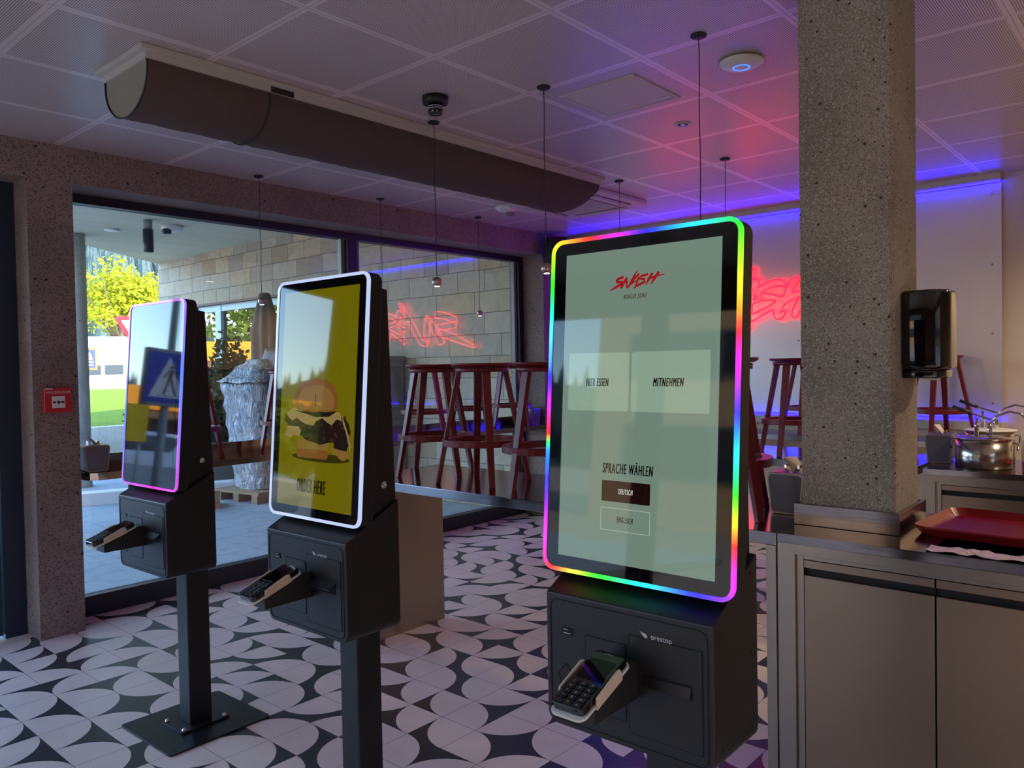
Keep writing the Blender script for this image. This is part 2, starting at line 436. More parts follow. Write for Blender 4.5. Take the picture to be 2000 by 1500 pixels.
def copy_tree(o, parent=None):
    c = o.copy(); col.objects.link(c)
    if parent: c.parent = parent
    for ch in kids(o): copy_tree(ch, c)
    return c
def rr(w_, h_, r, n=6, cx=0, cy=0):
    p = []
    for sx, sy, a0 in ((1, 1, 0), (-1, 1, 90), (-1, -1, 180), (1, -1, 270)):
        for k in range(n + 1):
            a = R(a0 + 90 * k / n); p.append((cx + sx * (w_ / 2 - r) + r * math.cos(a), cy + sy * (h_ / 2 - r) + r * math.sin(a)))
    return p
def circ(r, n=32, cx=0, cy=0): return [(cx + r * math.cos(2 * PI * k / n), cy + r * math.sin(2 * PI * k / n)) for k in range(n)]
def frame(o, x, y, z): return Matrix(((x[0], y[0], z[0], o[0]), (x[1], y[1], z[1], o[1]), (x[2], y[2], z[2], o[2]), (0, 0, 0, 1)))
def text(name, s, size, T, m, parent=None, sx=1.0, shear=0.0, bold=0.0, ext=0.0, align='CENTER'):
    cu = bpy.data.curves.new(name, 'FONT'); cu.body = s; cu.size = size; cu.align_x = align; cu.align_y = 'CENTER'
    cu.shear = shear; cu.space_character = 1.0 + (bold > 0) * .26; cu.extrude = ext; cu.resolution_u = 3
    t = bpy.data.objects.new(name, cu); col.objects.link(t)
    dg = bpy.context.evaluated_depsgraph_get(); me = bpy.data.meshes.new_from_object(t.evaluated_get(dg))
    bpy.data.objects.remove(t)
    me.transform(Matrix.Diagonal((sx, 1, 1, 1)))
    if bold:      # heavier strokes: overlapping copies shifted sideways
        vs = [v.co.copy() for v in me.vertices]; fs = [tuple(p.vertices) for p in me.polygons]
        b_ = MB()
        for k in (-1, 0, 1): b_.add([v + Vector((k * bold * .8, 0, .00001 * k)) for v in vs], fs)
        me = bpy.data.meshes.new(name); me.from_pydata(b_.v, [], b_.f)
    me.transform(T)
    me.materials.clear(); me.materials.append(M[m]); me.name = name
    o = bpy.data.objects.new(name, me); col.objects.link(o)
    if parent: o.parent = parent
    return o

# ------------------------------------------------------------------ the room
GY = 5.28          # glass plane of the window wall
CZ = 2.84
TD = {(4,18):1,(5,17):1,(5,18):3,(5,19):1,(5,20):3,(5,21):2,(5,23):1,(6,15):2,(6,18):1,(6,19):3,(6,20):2,(6,21):3,(6,22):1,(6,24):1,(7,17):2,(7,18):0,(7,19):2,(7,20):3,(7,21):2,(7,23):1,(8,12):2,(8,14):3,(8,18):2,(8,19):0,(8,20):2,(8,21):3,(8,22):1,(9,11):1,(9,15):1,(9,16):3,(9,22):3,(9,23):1,(9,24):3,(10,10):1,(10,11):2,(10,12):2,(10,16):1,(10,17):3,(10,24):2,(11,9):2,(11,10):0,(11,11):1,(11,12):2,(11,13):2,(11,14):0,(11,16):0,(11,17):2,(11,18):0,(11,19):3,(12,11):0,(12,12):2,(12,13):1,(12,14):2,(12,15):0,(13,11):0,(13,13):2,(13,14):1,(13,15):1,(13,17):1,(14,11):2,(14,12):2,(14,14):1,(14,15):2,(15,13):2,(15,14):0,(15,16):2,(16,15):2,(16,17):0,(17,14):0,(17,17):2,(17,18):0,(18,15):0,(18,17):0,(18,19):2,(18,20):1,(19,18):0,(19,20):2,(20,17):1,(20,19):2,(20,21):1,(21,18):2,(21,22):1,(22,19):2,(22,21):3,(22,23):2,(23,20):1,(23,22):0,(23,24):3,(23,25):0,(24,20):0,(24,21):1,(24,23):3,(24,25):3,(25,22):3,(26,25):1,(27,24):3}
def build_floor():
    b = MB(); N = 10
    for i in range(-13, 34):
        for j in range(-16, 26):
            x0, y0 = .1135 + .2 * i, .07 + .2 * j
            c = TD.get((i, j), random.randrange(4))
            dx, dy = c & 1, c >> 1
            cx, cy = x0 + .2 * (1 - dx), y0 + .2 * (1 - dy)      # centre of the quarter disc
            sx, sy = (1 if dx else -1), (1 if dy else -1)
            arc = [(cx + sx * .2 * math.cos(PI / 2 * k / N), cy + sy * .2 * math.sin(PI / 2 * k / N)) for k in range(N + 1)]
            b.flat([(cx, cy)] + arc, 0, 0)
            b.flat(arc + [(cx + sx * .2, cy + sy * .2)], 0, 1)
    o = b.build('floor', ['tile_light', 'tile_dark'])
    for p in o.data.polygons:
        if p.normal.z < 0: p.flip()
    return struct(o)
build_floor()
struct(bx('floor_slab', (-2.5, -3.15, -.12), (6.85, 5.28, -.002), 'outdoor_concrete')).name = 'trim_1'
struct(MB().add([(-2.5, -3.15, CZ), (6.65, -3.15, CZ), (6.65, 5.0, CZ), (-2.5, 5.0, CZ)], [(0, 3, 2, 1)]).build('ceiling', 'ceiling_panel'))
struct(bx('trim_2', (-2.7, -3.3, CZ + .02), (6.9, 5.41, 3.8), 'outdoor_concrete'))
# window wall: beam, columns, frames
bw = MB().box((-2.5, 4.95, 2.63), (6.62, 5.40, CZ + .02)).box((1.535, 4.95, 0), (1.775, 5.40, 2.63)).box((6.14, 4.95, 0), (6.62, 5.40, 2.63)).box((-2.5, 4.95, 0), (-1.02, 5.40, 2.63))
struct(bw.build('wall_back', 'beam_concrete'))
fy0, fy1 = 5.215, 5.30
wf = MB()
wf.box((1.775, fy0, 0), (6.14, fy1, .125)).box((1.775, fy0, 2.575), (6.14, fy1, 2.63)).box((1.775, fy0, .125), (1.80, fy1, 2.575)).box((6.07, fy0, .125), (6.14, fy1, 2.575)).box((3.93, fy0 - .01, .125), (4.03, fy1, 2.575))
window = struct(wf.build('window_1', 'frame_dark'))
g = MB().box((6.035, fy0 + .035, .125), (6.07, fy1 - .01, 2.575)).box((4.03, fy0 + .02, .125), (4.07, fy1 - .01, 2.575)).box((3.895, fy0 + .03, .125), (3.93, fy1 - .01, 2.575))
struct(g.build('window_2', 'frame_grey', window))
struct(MB().box((1.80, GY - .006, .125), (6.07, GY + .006, 2.575)).build('window_3', 'window_glass', window))
# glazed entrance door left of the column
df = MB()
df.box((-1.02, 5.16, 0), (-.96, 5.28, 2.63)).box((1.42, 5.16, 0), (1.535, 5.28, 2.63)).box((-.96, 5.16, 2.55), (1.42, 5.28, 2.63))
door = struct(df.build('door_1', 'door_navy'))
dl = MB().box((1.27, 5.17, .02), (1.412, 5.23, 2.545)).box((-.955, 5.17, .02), (-.90, 5.23, 2.545)).box((-.90, 5.17, .02), (1.27, 5.23, .14)).box((-.90, 5.17, 2.44), (1.27, 5.23, 2.545)).box((-.12, 5.17, .14), (.0, 5.23, 2.44))
struct(dl.build('door_2', 'door_navy', door))
struct(MB().box((-.90, 5.195, .14), (1.27, 5.205, 2.44)).build('door_3', 'window_glass', door))
# left, south and rear walls
wl = MB()
LX = -2.5
wl.box((LX - .2, -3.3, 0), (LX, 5.4, .12)).box((LX - .2, -3.3, 2.62), (LX, 5.4, CZ))
for y0, y1 in ((-3.3, 1.5), (3.15, 3.25), (4.85, 5.4)): wl.box((LX - .2, y0, .12), (LX, y1, 2.62))
struct(wl.build('wall_left', 'brown_wall'))
for k, (y0, y1) in enumerate(((1.5, 3.15), (3.25, 4.85))):
    q = MB()
    for a, b in (((y0, .12), (y0 + .06, 2.62)), ((y1 - .06, .12), (y1, 2.62)), ((y0, .12), (y1, .2)), ((y0, 2.54), (y1, 2.62))):
        q.box((LX - .12, a[0], a[1]), (LX - .06, b[0], b[1]))
    fr_ = struct(q.build('window_%d' % (4 + k), 'frame_dark'))
    struct(MB().box((LX - .095, y0 + .06, .2), (LX - .085, y1 - .06, 2.54)).build('window_%d' % (6 + k), 'window_glass', fr_))
struct(MB().box((-2.7, -3.3, 0), (-.9, -3.15, CZ)).box((1.7, -3.3, 0), (6.9, -3.15, CZ)).box((-.9, -3.3, 0), (1.7, -3.15, .12)).box((-.9, -3.3, 2.62), (1.7, -3.15, CZ)).build('wall_front', 'tan_wall'))
q = MB()
for a, b in (((-.9, .12), (-.84, 2.62)), ((1.64, .12), (1.7, 2.62)), ((-.9, .12), (1.7, .2)), ((-.9, 2.54), (1.7, 2.62))): q.box((a[0], -3.24, a[1]), (b[0], -3.18, b[1]))
fr_ = struct(q.build('window_8', 'frame_dark'))  # unseen window added to let sun in for warm bounce off the floor
struct(MB().box((-.84, -3.215, .2), (1.64, -3.205, 2.54)).build('window_9', 'window_glass', fr_))
struct(bx('wall_right', (6.62, -3.15, 0), (6.9, 5.4, CZ), 'cream_wall'))
struct(bx('trim_3', (6.53, 1.07, 2.79), (6.62, 4.945, CZ - .001), 'rail_white'))
struct(bx('trim_4', (6.56, 1.07, .985), (6.62, 4.945, 1.05), 'rail_white'))

# ------------------------------------------------------------------ concrete pillar and its steel collar
pb = MB().prism([(2.80, .775), (2.815, .765), (3.085, .765), (3.10, .78), (3.10, 1.075), (2.80, 1.075)], .80, CZ)
tag(pb.build('concrete_pillar', 'pillar_concrete'), 'rough exposed-aggregate concrete pillar rising through the steel counter', 'pillar')
cl = MB()
cl.box((2.783, .745, .931), (2.797, 1.10, 1.005)).box((3.103, .745, .931), (3.117, 1.10, 1.005)).box((2.797, .745, .931), (3.103, .760, 1.005)).box((2.797, 1.079, .931), (3.103, 1.10, 1.005))
tag(cl.build('pillar_collar', 'counter_steel', bevel=.001), 'steel upstand collar around the foot of the concrete pillar', 'collar')

# ------------------------------------------------------------------ tables and cabinets
TZ = .93
def long_table(x0, x1, y0, y1, label, panel_y, leg_y, g):
    t = empty('bar_table', ((x0 + x1) / 2, (y0 + y1) / 2, 0), 0, label, 'table', g)
    ox, oy = (x0 + x1) / 2, (y0 + y1) / 2
    def b(name, a, c, m, bv=0): return bx(name, (a[0] - ox, a[1] - oy, a[2]), (c[0] - ox, c[1] - oy, c[2]), m, t, bv)
    b('tabletop', (x0, y0, TZ - .045), (x1, y1, TZ), 'counter_steel', .002)
    if panel_y is not None: b('end_panel', (x0 + .02, panel_y, 0), (x1 - .02, panel_y + .03, TZ - .046), 'brushed_steel')
    if leg_y is not None:
        b('leg', (x0, leg_y, 0), (x0 + .035, leg_y + .035, TZ - .046), 'brushed_steel'); b('leg', (x1 - .035, leg_y, 0), (x1, leg_y + .035, TZ - .046), 'brushed_steel')
    return t
long_table(2.60, 3.27, 1.09, 3.47, 'long stainless steel bar table with red stools on top, behind the order kiosks', 3.43, 1.092, 'steel bar tables')
long_table(4.58, 5.25, 1.15, 3.47, 'stainless steel bar table farther back, in line with the pump pot cabinet', 3.43, 1.152, 'steel bar tables')
def cabinet(x0, x1, y0, y1, label, doors, hole=None, pillar=None, lock=None):
    c = empty('steel_cabinet', (x0, y1, 0), 0, label, 'cabinet')
    def T(b_): return Matrix.Translation((-x0, -y1, 0))
    wt = MB()
    X = [x0, x1]; Y = [y0, y1]; holes = [h for h in (hole, pillar) if h]
    for h in holes: X += [h[0], h[2]]; Y += [h[1], h[3]]
    X = sorted(set(X)); Y = sorted(set(Y))
    for i in range(len(X) - 1):
        for j in range(len(Y) - 1):
            mx, my = (X[i] + X[i + 1]) / 2, (Y[j] + Y[j + 1]) / 2
            if any(h[0] < mx < h[2] and h[1] < my < h[3] for h in holes): continue
            wt.box((X[i], Y[j], TZ - .03), (X[i + 1], Y[j + 1], TZ), 0, T(0))
    wt.build('worktop', 'counter_steel', c)
    fr = MB()
    fr.box((x0, y1 - .06, 0), (x0 + .04, y1, TZ - .031), 0, T(0)).box((x0, y0, .865), (x0 + .04, y1 - .06, TZ - .031), 0, T(0))
    fr.box((x0 + .012, y1 - .085, 0), (x0 + .04, y1 - .06, .865), 0, T(0)).box((x0 + .012, y0, .85), (x0 + .04, y1 - .085, .865), 0, T(0))
    fr.box((x0 + .012, y0, .02), (x0 + .04, y1 - .085, .06), 0, T(0))
    fr.build('face_frame', 'brushed_steel', c, .0012)
    ca = MB().box((x0 + .05, y1 - .012, .0), (x1, y1, TZ - .031), 0, T(0)).box((x1 - .012, y0, 0), (x1, y1 - .012, TZ - .031), 0, T(0)).box((x0 + .05, y0, .0), (x1 - .012, y1 - .012, .02), 0, T(0))
    ca.build('carcass', 'brushed_steel', c)
    bx('void', (.042, y0 - y1 + .002, .03), (.048, -.014, .86), 'dark_slot', c).name = 'gap_shade_sheet'  # near-black sheet painted in for the shade behind the doors
    for k, (a, b, z0, z1, nm) in enumerate(doors):
        d = MB().box((x0 + .014, a, z0), (x0 + .039, b, z1 - .052), 0, T(0)).box((x0 + .012, a, z1 - .026), (x0 + .039, b, z1), 0, T(0)).box((x0 + .032, a, z1 - .052), (x0 + .039, b, z1 - .026), 0, T(0)).build(nm, 'brushed_steel_door', c, .0012)
        MB().add([(x0 + .031, a, z1 - .052), (x0 + .031, b, z1 - .052), (x0 + .031, b, z1 - .026), (x0 + .031, a, z1 - .026)], [(0, 1, 2, 3)], 0, False, T(0)).build('grip_recess', 'dark_slot', d)
        if lock:
            MB().lathe([(.012, 0), (.012, .004), (.008, .004), (.008, .0025), (0, .0025)], 20, 0, frame((.012, lock[0] - y1, lock[1]), (0, 1, 0), (0, 0, 1), (-1, 0, 0))).build('lock', 'chrome', d)
    if hole:
        h = MB()
        zb = .70
        for a, b in (((hole[0] - .004, hole[1]), (hole[0], hole[3])), ((hole[2], hole[1]), (hole[2] + .004, hole[3])), ((hole[0], hole[3]), (hole[2], hole[3] + .004)), ((hole[0], hole[1] - .004), (hole[2], hole[1]))):
            h.box((a[0], a[1], zb), (b[0], b[1], TZ - .031), 0, T(0))
        h.box((hole[0], hole[1], zb), (hole[2], hole[3], zb + .004), 0, T(0))
        h.build('waste_chute', 'counter_steel', c)
    return c
cabinet(2.60, 3.27, -.45, 1.086, 'stainless steel waste cabinet with two doors around the pillar, nearest the camera',
        [(.603, 1.0, .065, .848, 'door'), (.196, .598, .065, .848, 'door'), (-.21, .191, .065, .848, 'door')], hole=(2.70, .12, 3.02, .62), pillar=(2.795, .762, 3.105, 1.078))
cabinet(4.58, 5.25, -.45, 1.11, 'stainless steel cabinet with a lock under the pump pots, beyond the red tray',
        [(.30, 1.022, .065, .848, 'door')], lock=(.60, .70))
# protective film on the lip of the chute
f = MB(); n = 26
for i in range(n + 1):
    for j in range(5):
        y = .63 - .5 * i / n; x = 2.615 + .078 * j / 4
        f.v.append((x + random.uniform(-.004, .004), y, TZ + .0025 + (random.random() ** 2) * (.008 if i < 16 else .002)))
for i in range(n):
    for j in range(4): f.f.append([i * 5 + j, i * 5 + j + 1, i * 5 + j + 6, i * 5 + j + 5]); f.mi.append(0); f.sm.append(False)
fo = f.build('protective_film', 'film'); sm_ = fo.modifiers.new('thickness', 'SOLIDIFY'); sm_.thickness = .0008; sm_.offset = 1
tag(fo, 'crumpled pale protective film along the front lip of the waste opening', 'film')
# window ledge bar and rear wall ledge
wb = empty('window_bar', (3.9, 5.0, 0), 0, 'long steel window bar ledge mounted along the glass below the sills', 'counter')
pts = [(1.80, 5.18), (1.80, 4.97), (1.815, 4.925), (1.85, 4.895), (1.90, 4.88), (6.10, 4.88), (6.10, 5.18)]
MB().prism([(x - 3.9, y - 5.0) for x, y in pts], TZ - .045, TZ).build('bar_top', 'counter_steel', wb, .0015)
bx('upstand', (1.82 - 3.9, .185, TZ - .02), (6.10 - 3.9, .197, TZ + .082), 'counter_steel', wb)
for x in (2.15, 4.0, 5.9): bx('bracket', (x - 3.9 - .015, .16, .60), (x - 3.9 + .015, .18, TZ - .046), 'frame_dark', wb)
rb = empty('wall_bar', (6.4, 3.0, 0), 0, 'steel wall bar ledge under the blue lit metal wall panel', 'counter')
bx('bar_top', (-.30, -1.9, TZ - .045), (.15, 1.86, TZ), 'counter_steel', rb, .002)
for y in (1.3, 3.0, 4.6): bx('support', (-.24, y - 3.0 - .02, 0), (-.20, y - 3.0 + .02, TZ - .046), 'brushed_steel', rb)

# ------------------------------------------------------------------ stools
def make_stool():
    r = empty('bar_stool', (0, 0, 0))
    hz = .605
    MB().lathe([(0, hz - .022), (.10, hz - .022), (.145, hz - .018), (.158, hz - .010), (.160, hz - .004), (.157, hz), (.15, hz), (.135, hz - .004), (0, hz - .005)], 40).build('seat', 'stool_red', r)
    ap = MB(); ap.ring(circ(.137, 36), circ(.110, 36), hz - .045, hz - .022, 0, None, True); ap.build('seat_apron', 'stool_red', r)
    for k in range(4):
        a = PI / 4 + k * PI / 2
        c, s_ = math.cos(a), math.sin(a)
        b = MB(); v = []
        for rad, z, hw, hd in ((.236, 0, .015, .011), (.122, hz - .043, .021, .012)):
            for dr, dt in ((-hd, -hw), (hd, -hw), (hd, hw), (-hd, hw)):
                v.append((c * (rad + dr) - s_ * dt, s_ * (rad + dr) + c * dt, z))
        b.add(v, [(3, 2, 1, 0), (4, 5, 6, 7), (0, 1, 5, 4), (1, 2, 6, 5), (2, 3, 7, 6), (3, 0, 4, 7)]).build('leg', 'stool_red', r, .002)
    MB().ring(circ(.208, 44), circ(.168, 44), .190, .222, 0, None, False).build('foot_ring', 'stool_red', r, .003)
    return r
stools = [
 (2.90, 2.75, 8, 'red bar stool standing in the middle of the long table, between two kiosks'),
 (2.99, 3.20, 32, 'red bar stool at the far left end of the long table'),
 (2.82, 2.27, 40, 'red bar stool on the long table cut by the rainbow kiosk\'s left edge'),
 (2.83, 1.42, 20, 'red bar stool on the long table between the rainbow kiosk and the napkin dispenser'),
 (4.80, 2.42, 15, 'red bar stool on the farther table, seen just right of the rainbow kiosk'),
 (4.93, 1.93, 42, 'red bar stool on the farther table cut by the pillar\'s left edge'),
 (4.87, 1.44, 35, 'red bar stool on the farther table almost wholly hidden behind the pillar'),
 (2.47, 5.03, 45, 'red bar stool on the window bar just right of the smallest kiosk'),
 (3.24, 5.03, 45, 'red bar stool on the window bar whose left legs show beside the middle kiosk'),
 (4.58, 5.03, 45, 'red bar stool on the window bar right of the middle kiosk'),
 (5.12, 5.02, 45, 'red bar stool on the window bar, second from its right end'),
 (5.69, 5.02, 45, 'red bar stool at the right end of the window bar beside the window frame'),
 (6.31, 1.42, 45, 'red bar stool on the rear wall bar, below the black paper dispenser'),
 (6.31, 2.35, 45, 'red bar stool on the rear wall bar below the red neon, left of the pillar'),
]
proto = None
for x, y, a, lab in stools:
    o = make_stool() if proto is None else copy_tree(proto)
    proto = proto or o
    o.location = (x, y, TZ + .0005); o.rotation_euler = (0, 0, R(a))
    tag(o, lab, 'stool', 'red bar stools put up on the tables')

# ------------------------------------------------------------------ order kiosks
logo_strokes = [
 ([(560, 440), (450, 475), (345, 540), (350, 592), (530, 600), (520, 645), (330, 760), (150, 875)], 26),
 ([(490, 795), (565, 620), (645, 455)], 28), ([(640, 460), (655, 620), (650, 770)], 27), ([(650, 770), (720, 740), (800, 560), (880, 400), (960, 240)], 22),
 ([(755, 690), (850, 530), (1020, 345), (985, 520), (905, 795)], 26), ([(800, 640), (990, 545)], 20),
 ([(1275, 365), (1090, 415), (1000, 490), (1180, 520), (1190, 590), (1010, 690), (850, 790)], 24),
 ([(1400, 325), (1300, 510), (1215, 690)], 28), ([(1580, 290), (1450, 510), (1360, 675)], 28), ([(1260, 530), (1480, 425), (1745, 372)], 18)]
def logo_pt(u, v): return ((u - 950) / 1600.0, -(v + .09 * u - 640) / 1600.0 * .82)
def stroke_poly(pts, hw):
    P_ = [Vector(logo_pt(*p)) for p in pts]; L, Rr = [], []
    h = hw / 1600.0
    for i, p in enumerate(P_):
        a = P_[max(0, i - 1)]; b = P_[min(len(P_) - 1, i + 1)]; d = (b - a).normalized(); n_ = Vector((-d.y, d.x))
        k = .35 if i == len(P_) - 1 else 1.0
        L.append(p + n_ * h * k); Rr.append(p - n_ * h * k)
    return L, Rr
TILT = R(4.4)
def kiosk(loc, rz, label, style):
    k = empty('order_kiosk', loc, rz, label, 'kiosk', 'self-order kiosks')
    # base
    bp = MB().prism(rr(.455, .44, .02, 4), 0, .008)
    for sx in (-1, 1):
        for sy in (-1, 1): pass
    base = bp.build('base_plate', 'kiosk_black', k, .0015)
    hb = MB()
    for sx in (-1, 1):
        for sy in (-1, 1): hb.lathe([(.005, 0), (.005, .0006), (0, .0006)], 12, 0, Matrix.Translation((sx * .19, sy * .185, .008)))
    hb.build('screw_hole', 'groove', base)
    MB().prism(rr(.22, .18, .012, 3), .008, .016).build('flange', 'kiosk_black', base, .001)
    for sx in (-1, 1):
        for sy in (-1, 1):
            MB().lathe([(.010, 0), (.010, .003), (.007, .004), (.007, .010), (.004, .011), (0, .011)], 12, 0, Matrix.Translation((sx * .092, sy * .072, .016))).build('bolt', 'chrome', base)
    MB().box((-.05, -.045, .016), (.05, .045, .705)).build('post', 'kiosk_black', k, .004)
    # payment box
    prof = []
    W2 = .2075; rb_ = .03
    for i in range(7):
        a = R(180 + 90 * i / 6); prof.append((-W2 + rb_ + rb_ * math.cos(a), .70 + rb_ + rb_ * math.sin(a)))
    for i in range(7):
        a = R(270 + 90 * i / 6); prof.append((W2 - rb_ + rb_ * math.cos(a), .70 + rb_ + rb_ * math.sin(a)))
    prof += [(W2, 'top'), (-W2, 'top')]
    n = len(prof); v = []
    for x, zt in ((-.21, 1.0), (.0, 1.105)):
        for y, z in prof: v.append((x, y, zt if z == 'top' else z))
    pbx = MB(); pbx.add(v, [tuple(range(n)), tuple(range(2 * n - 1, n - 1, -1))]); pbx.add(v, [(i, i + n, (i + 1) % n + n, (i + 1) % n) for i in range(n)])
    box_ = pbx.build('payment_box', 'kiosk_black', k, .003)
    F = frame((-.2103, 0, .85), (0, -1, 0), (0, 0, 1), (-1, 0, 0))        # u = viewer's right, v = up, w = out
    FW = .415
    def fu(t): return (t - .5) * FW
    def groove(name, pts, par):
        g_ = MB(); P3 = [(x, y, .0004) for x, y in pts]; g_.tube([F @ Vector(p) for p in P3], .0011, 5, closed=True, smooth=False); return g_.build(name, 'groove', par)
    groove('panel_joint', rr(.39, .275, .02, 5, 0, .0), box_)
    MB().prism(rr(fu(.51) - fu(.265), .163, .002, 2, (fu(.51) + fu(.265)) / 2, -.0115), 0, .0012, 0, F).build('card_panel', 'kiosk_black', box_)
    groove('panel_joint', rr(fu(.512) - fu(.263), .165, .002, 2, (fu(.51) + fu(.265)) / 2, -.0115), box_)
    d0, d1 = fu(.535), fu(.94)
    dr = MB().prism(rr(d1 - d0, .208, .002, 2, (d0 + d1) / 2, -.009), 0, .0015, 0, F).build('printer_door', 'kiosk_black', box_)
    groove('panel_joint', rr(d1 - d0 + .002, .21, .002, 2, (d0 + d1) / 2, -.009), box_)
    sl0, sl1 = fu(.62), fu(.885)
    MB().box((sl0, -.008, .0012), (sl1, .022, .0022), 0, F).build('receipt_slot', 'groove', dr)
    if style == 'rainbow':
        MB().add([(sl0, .018, .002), (sl1, .018, .002), (sl1, -.004, .006), (sl0, -.004, .006), (sl0, .018, .004), (sl1, .018, .004), (sl1, -.004, .009), (sl0, -.004, .009)],
                 [(0, 1, 2, 3), (7, 6, 5, 4), (0, 4, 5, 1), (1, 5, 6, 2), (2, 6, 7, 3), (3, 7, 4, 0)], 0, False, F).build('receipt_flap', 'kiosk_side', dr)
    else:
        MB().add([(sl0, .022, .002), (sl1, .022, .002), (sl1, .008, .026), (sl0, .008, .026), (sl0, .026, .002), (sl1, .026, .002), (sl1, .012, .027), (sl0, .012, .027)],
                 [(0, 1, 2, 3), (7, 6, 5, 4), (0, 4, 5, 1), (1, 5, 6, 2), (2, 6, 7, 3), (3, 7, 4, 0)], 0, False, F).build('receipt_flap', 'kiosk_black', dr)
    us = MB().box((fu(.107), .060, .0005), (fu(.18), .077, .0014), 0, F).build('card_port', 'groove', box_)
    MB().box((fu(.12), .064, .0014), (fu(.165), .066, .002), 0, F).box((fu(.12), .072, .0014), (fu(.15), .0735, .002), 0, F).build('contact', 'key_grey', us)
    text('maker_name', 'prestop', .0165, F @ Matrix.Translation((fu(.722), .102, .0012)), 'white_ink', box_, .95)
    em = MB()
    for i in range(4):
        c0 = fu(.625) - .003 + i * .0004
        em.flat([(c0 - .009 + i * .002, .1085 - i * .0026), (c0 + .006, .106 - i * .0026), (c0 + .011, .1005 - i * .0012), (c0 + .004, .1028 - i * .002)], .0012, 0, F)
    em.build('maker_emblem', 'white_ink', box_)
    groove('scanner_outline', [(fu(.08), -.03), (fu(.13), -.005), (fu(.19), -.035), (fu(.17), -.085), (fu(.10), -.085), (fu(.10), -.055)], box_)
    sw = MB()
    for sy in (-1, 1):
        for x, z in ((-.17, .74), (-.03, .74), (-.03, .9), (-.03, 1.07), (-.17, .98)):
            sw.lathe([(.0045, 0), (.004, .0015), (0, .0015)], 10, 0, frame((x, sy * W2, z), (1, 0, 0), (0, 0, 1), (0, sy, 0)))
    sw.build('screw', 'kiosk_side', box_)
    # back cover (wedge) with its lock
    s_, c_ = math.sin(TILT), math.cos(TILT)
    C0 = Vector((-.150, 0, 1.428)); U = Vector((0, -1, 0)); V = Vector((s_, 0, c_)); N = Vector((-c_, 0, s_))
    D = frame(C0, U, V, N)
    wz = MB(); wy = .19
    side = [(-.135, 1.062), (-.07, 1.775), (-.012, 1.765), (.006, 1.07)]
    v = [(x, -wy, z) for x, z in side] + [(x, wy, z) for x, z in side]
    wz.add(v, [(0, 1, 2, 3), (7, 6, 5, 4), (0, 4, 5, 1), (1, 5, 6, 2), (2, 6, 7, 3), (3, 7, 4, 0)])
    bc = wz.build('back_cover', 'kiosk_side', k, .003)
    MB().lathe([(.012, 0), (.012, .004), (.009, .006), (.004, .006), (.004, .004), (0, .004)], 18, 0, frame((-.045, -wy, 1.155), (1, 0, 0), (0, 0, 1), (0, -1, 0))).build('lock', 'chrome', bc)
    MB().box((-.052, -.07, .90), (-.004, .07, 1.2)).build('neck', 'kiosk_side', k)
    # screen
    OW, OH = .478, .772
    hs = MB().prism(rr(OW, OH, .032, 8), -.05, -.006, 0, D).build('screen_housing', 'kiosk_side', k, .003)
    MB().prism(rr(OW - .018, OH - .018, .024, 8), -.006, .0, 0, D).build('screen_glass', 'screen_bezel', hs)
    o_, i_ = rr(OW, OH, .032, 14), rr(OW - .017, OH - .017, .024, 14)
    def dens(L):
        q = []
        for a in range(len(L)):
            p0, p1 = L[a], L[(a + 1) % len(L)]
            m_ = max(1, int(math.hypot(p1[0] - p0[0], p1[1] - p0[1]) / .02)); q += [(p0, p1, j / m_) for j in range(m_)]
        return q
    dO = dens(o_)
    oo = [(a[0] + (b[0] - a[0]) * t, a[1] + (b[1] - a[1]) * t) for a, b, t in dO]
    ii = []
    idx = 0
    for a in range(len(o_)):
        p0, p1 = o_[a], o_[(a + 1) % len(o_)]; q0, q1 = i_[a], i_[(a + 1) % len(o_)]
        m_ = max(1, int(math.hypot(p1[0] - p0[0], p1[1] - p0[1]) / .02))
        ii += [(q0[0] + (q1[0] - q0[0]) * j / m_, q0[1] + (q1[1] - q0[1]) * j / m_) for j in range(m_)]
    lm = {'rainbow': 'led_rainbow', 'order': 'led_white', 'street': 'led_bluepink'}[style]
    rim = MB().ring(oo, ii, -.006, .003, 0, D).build('light_rim', lm, k)
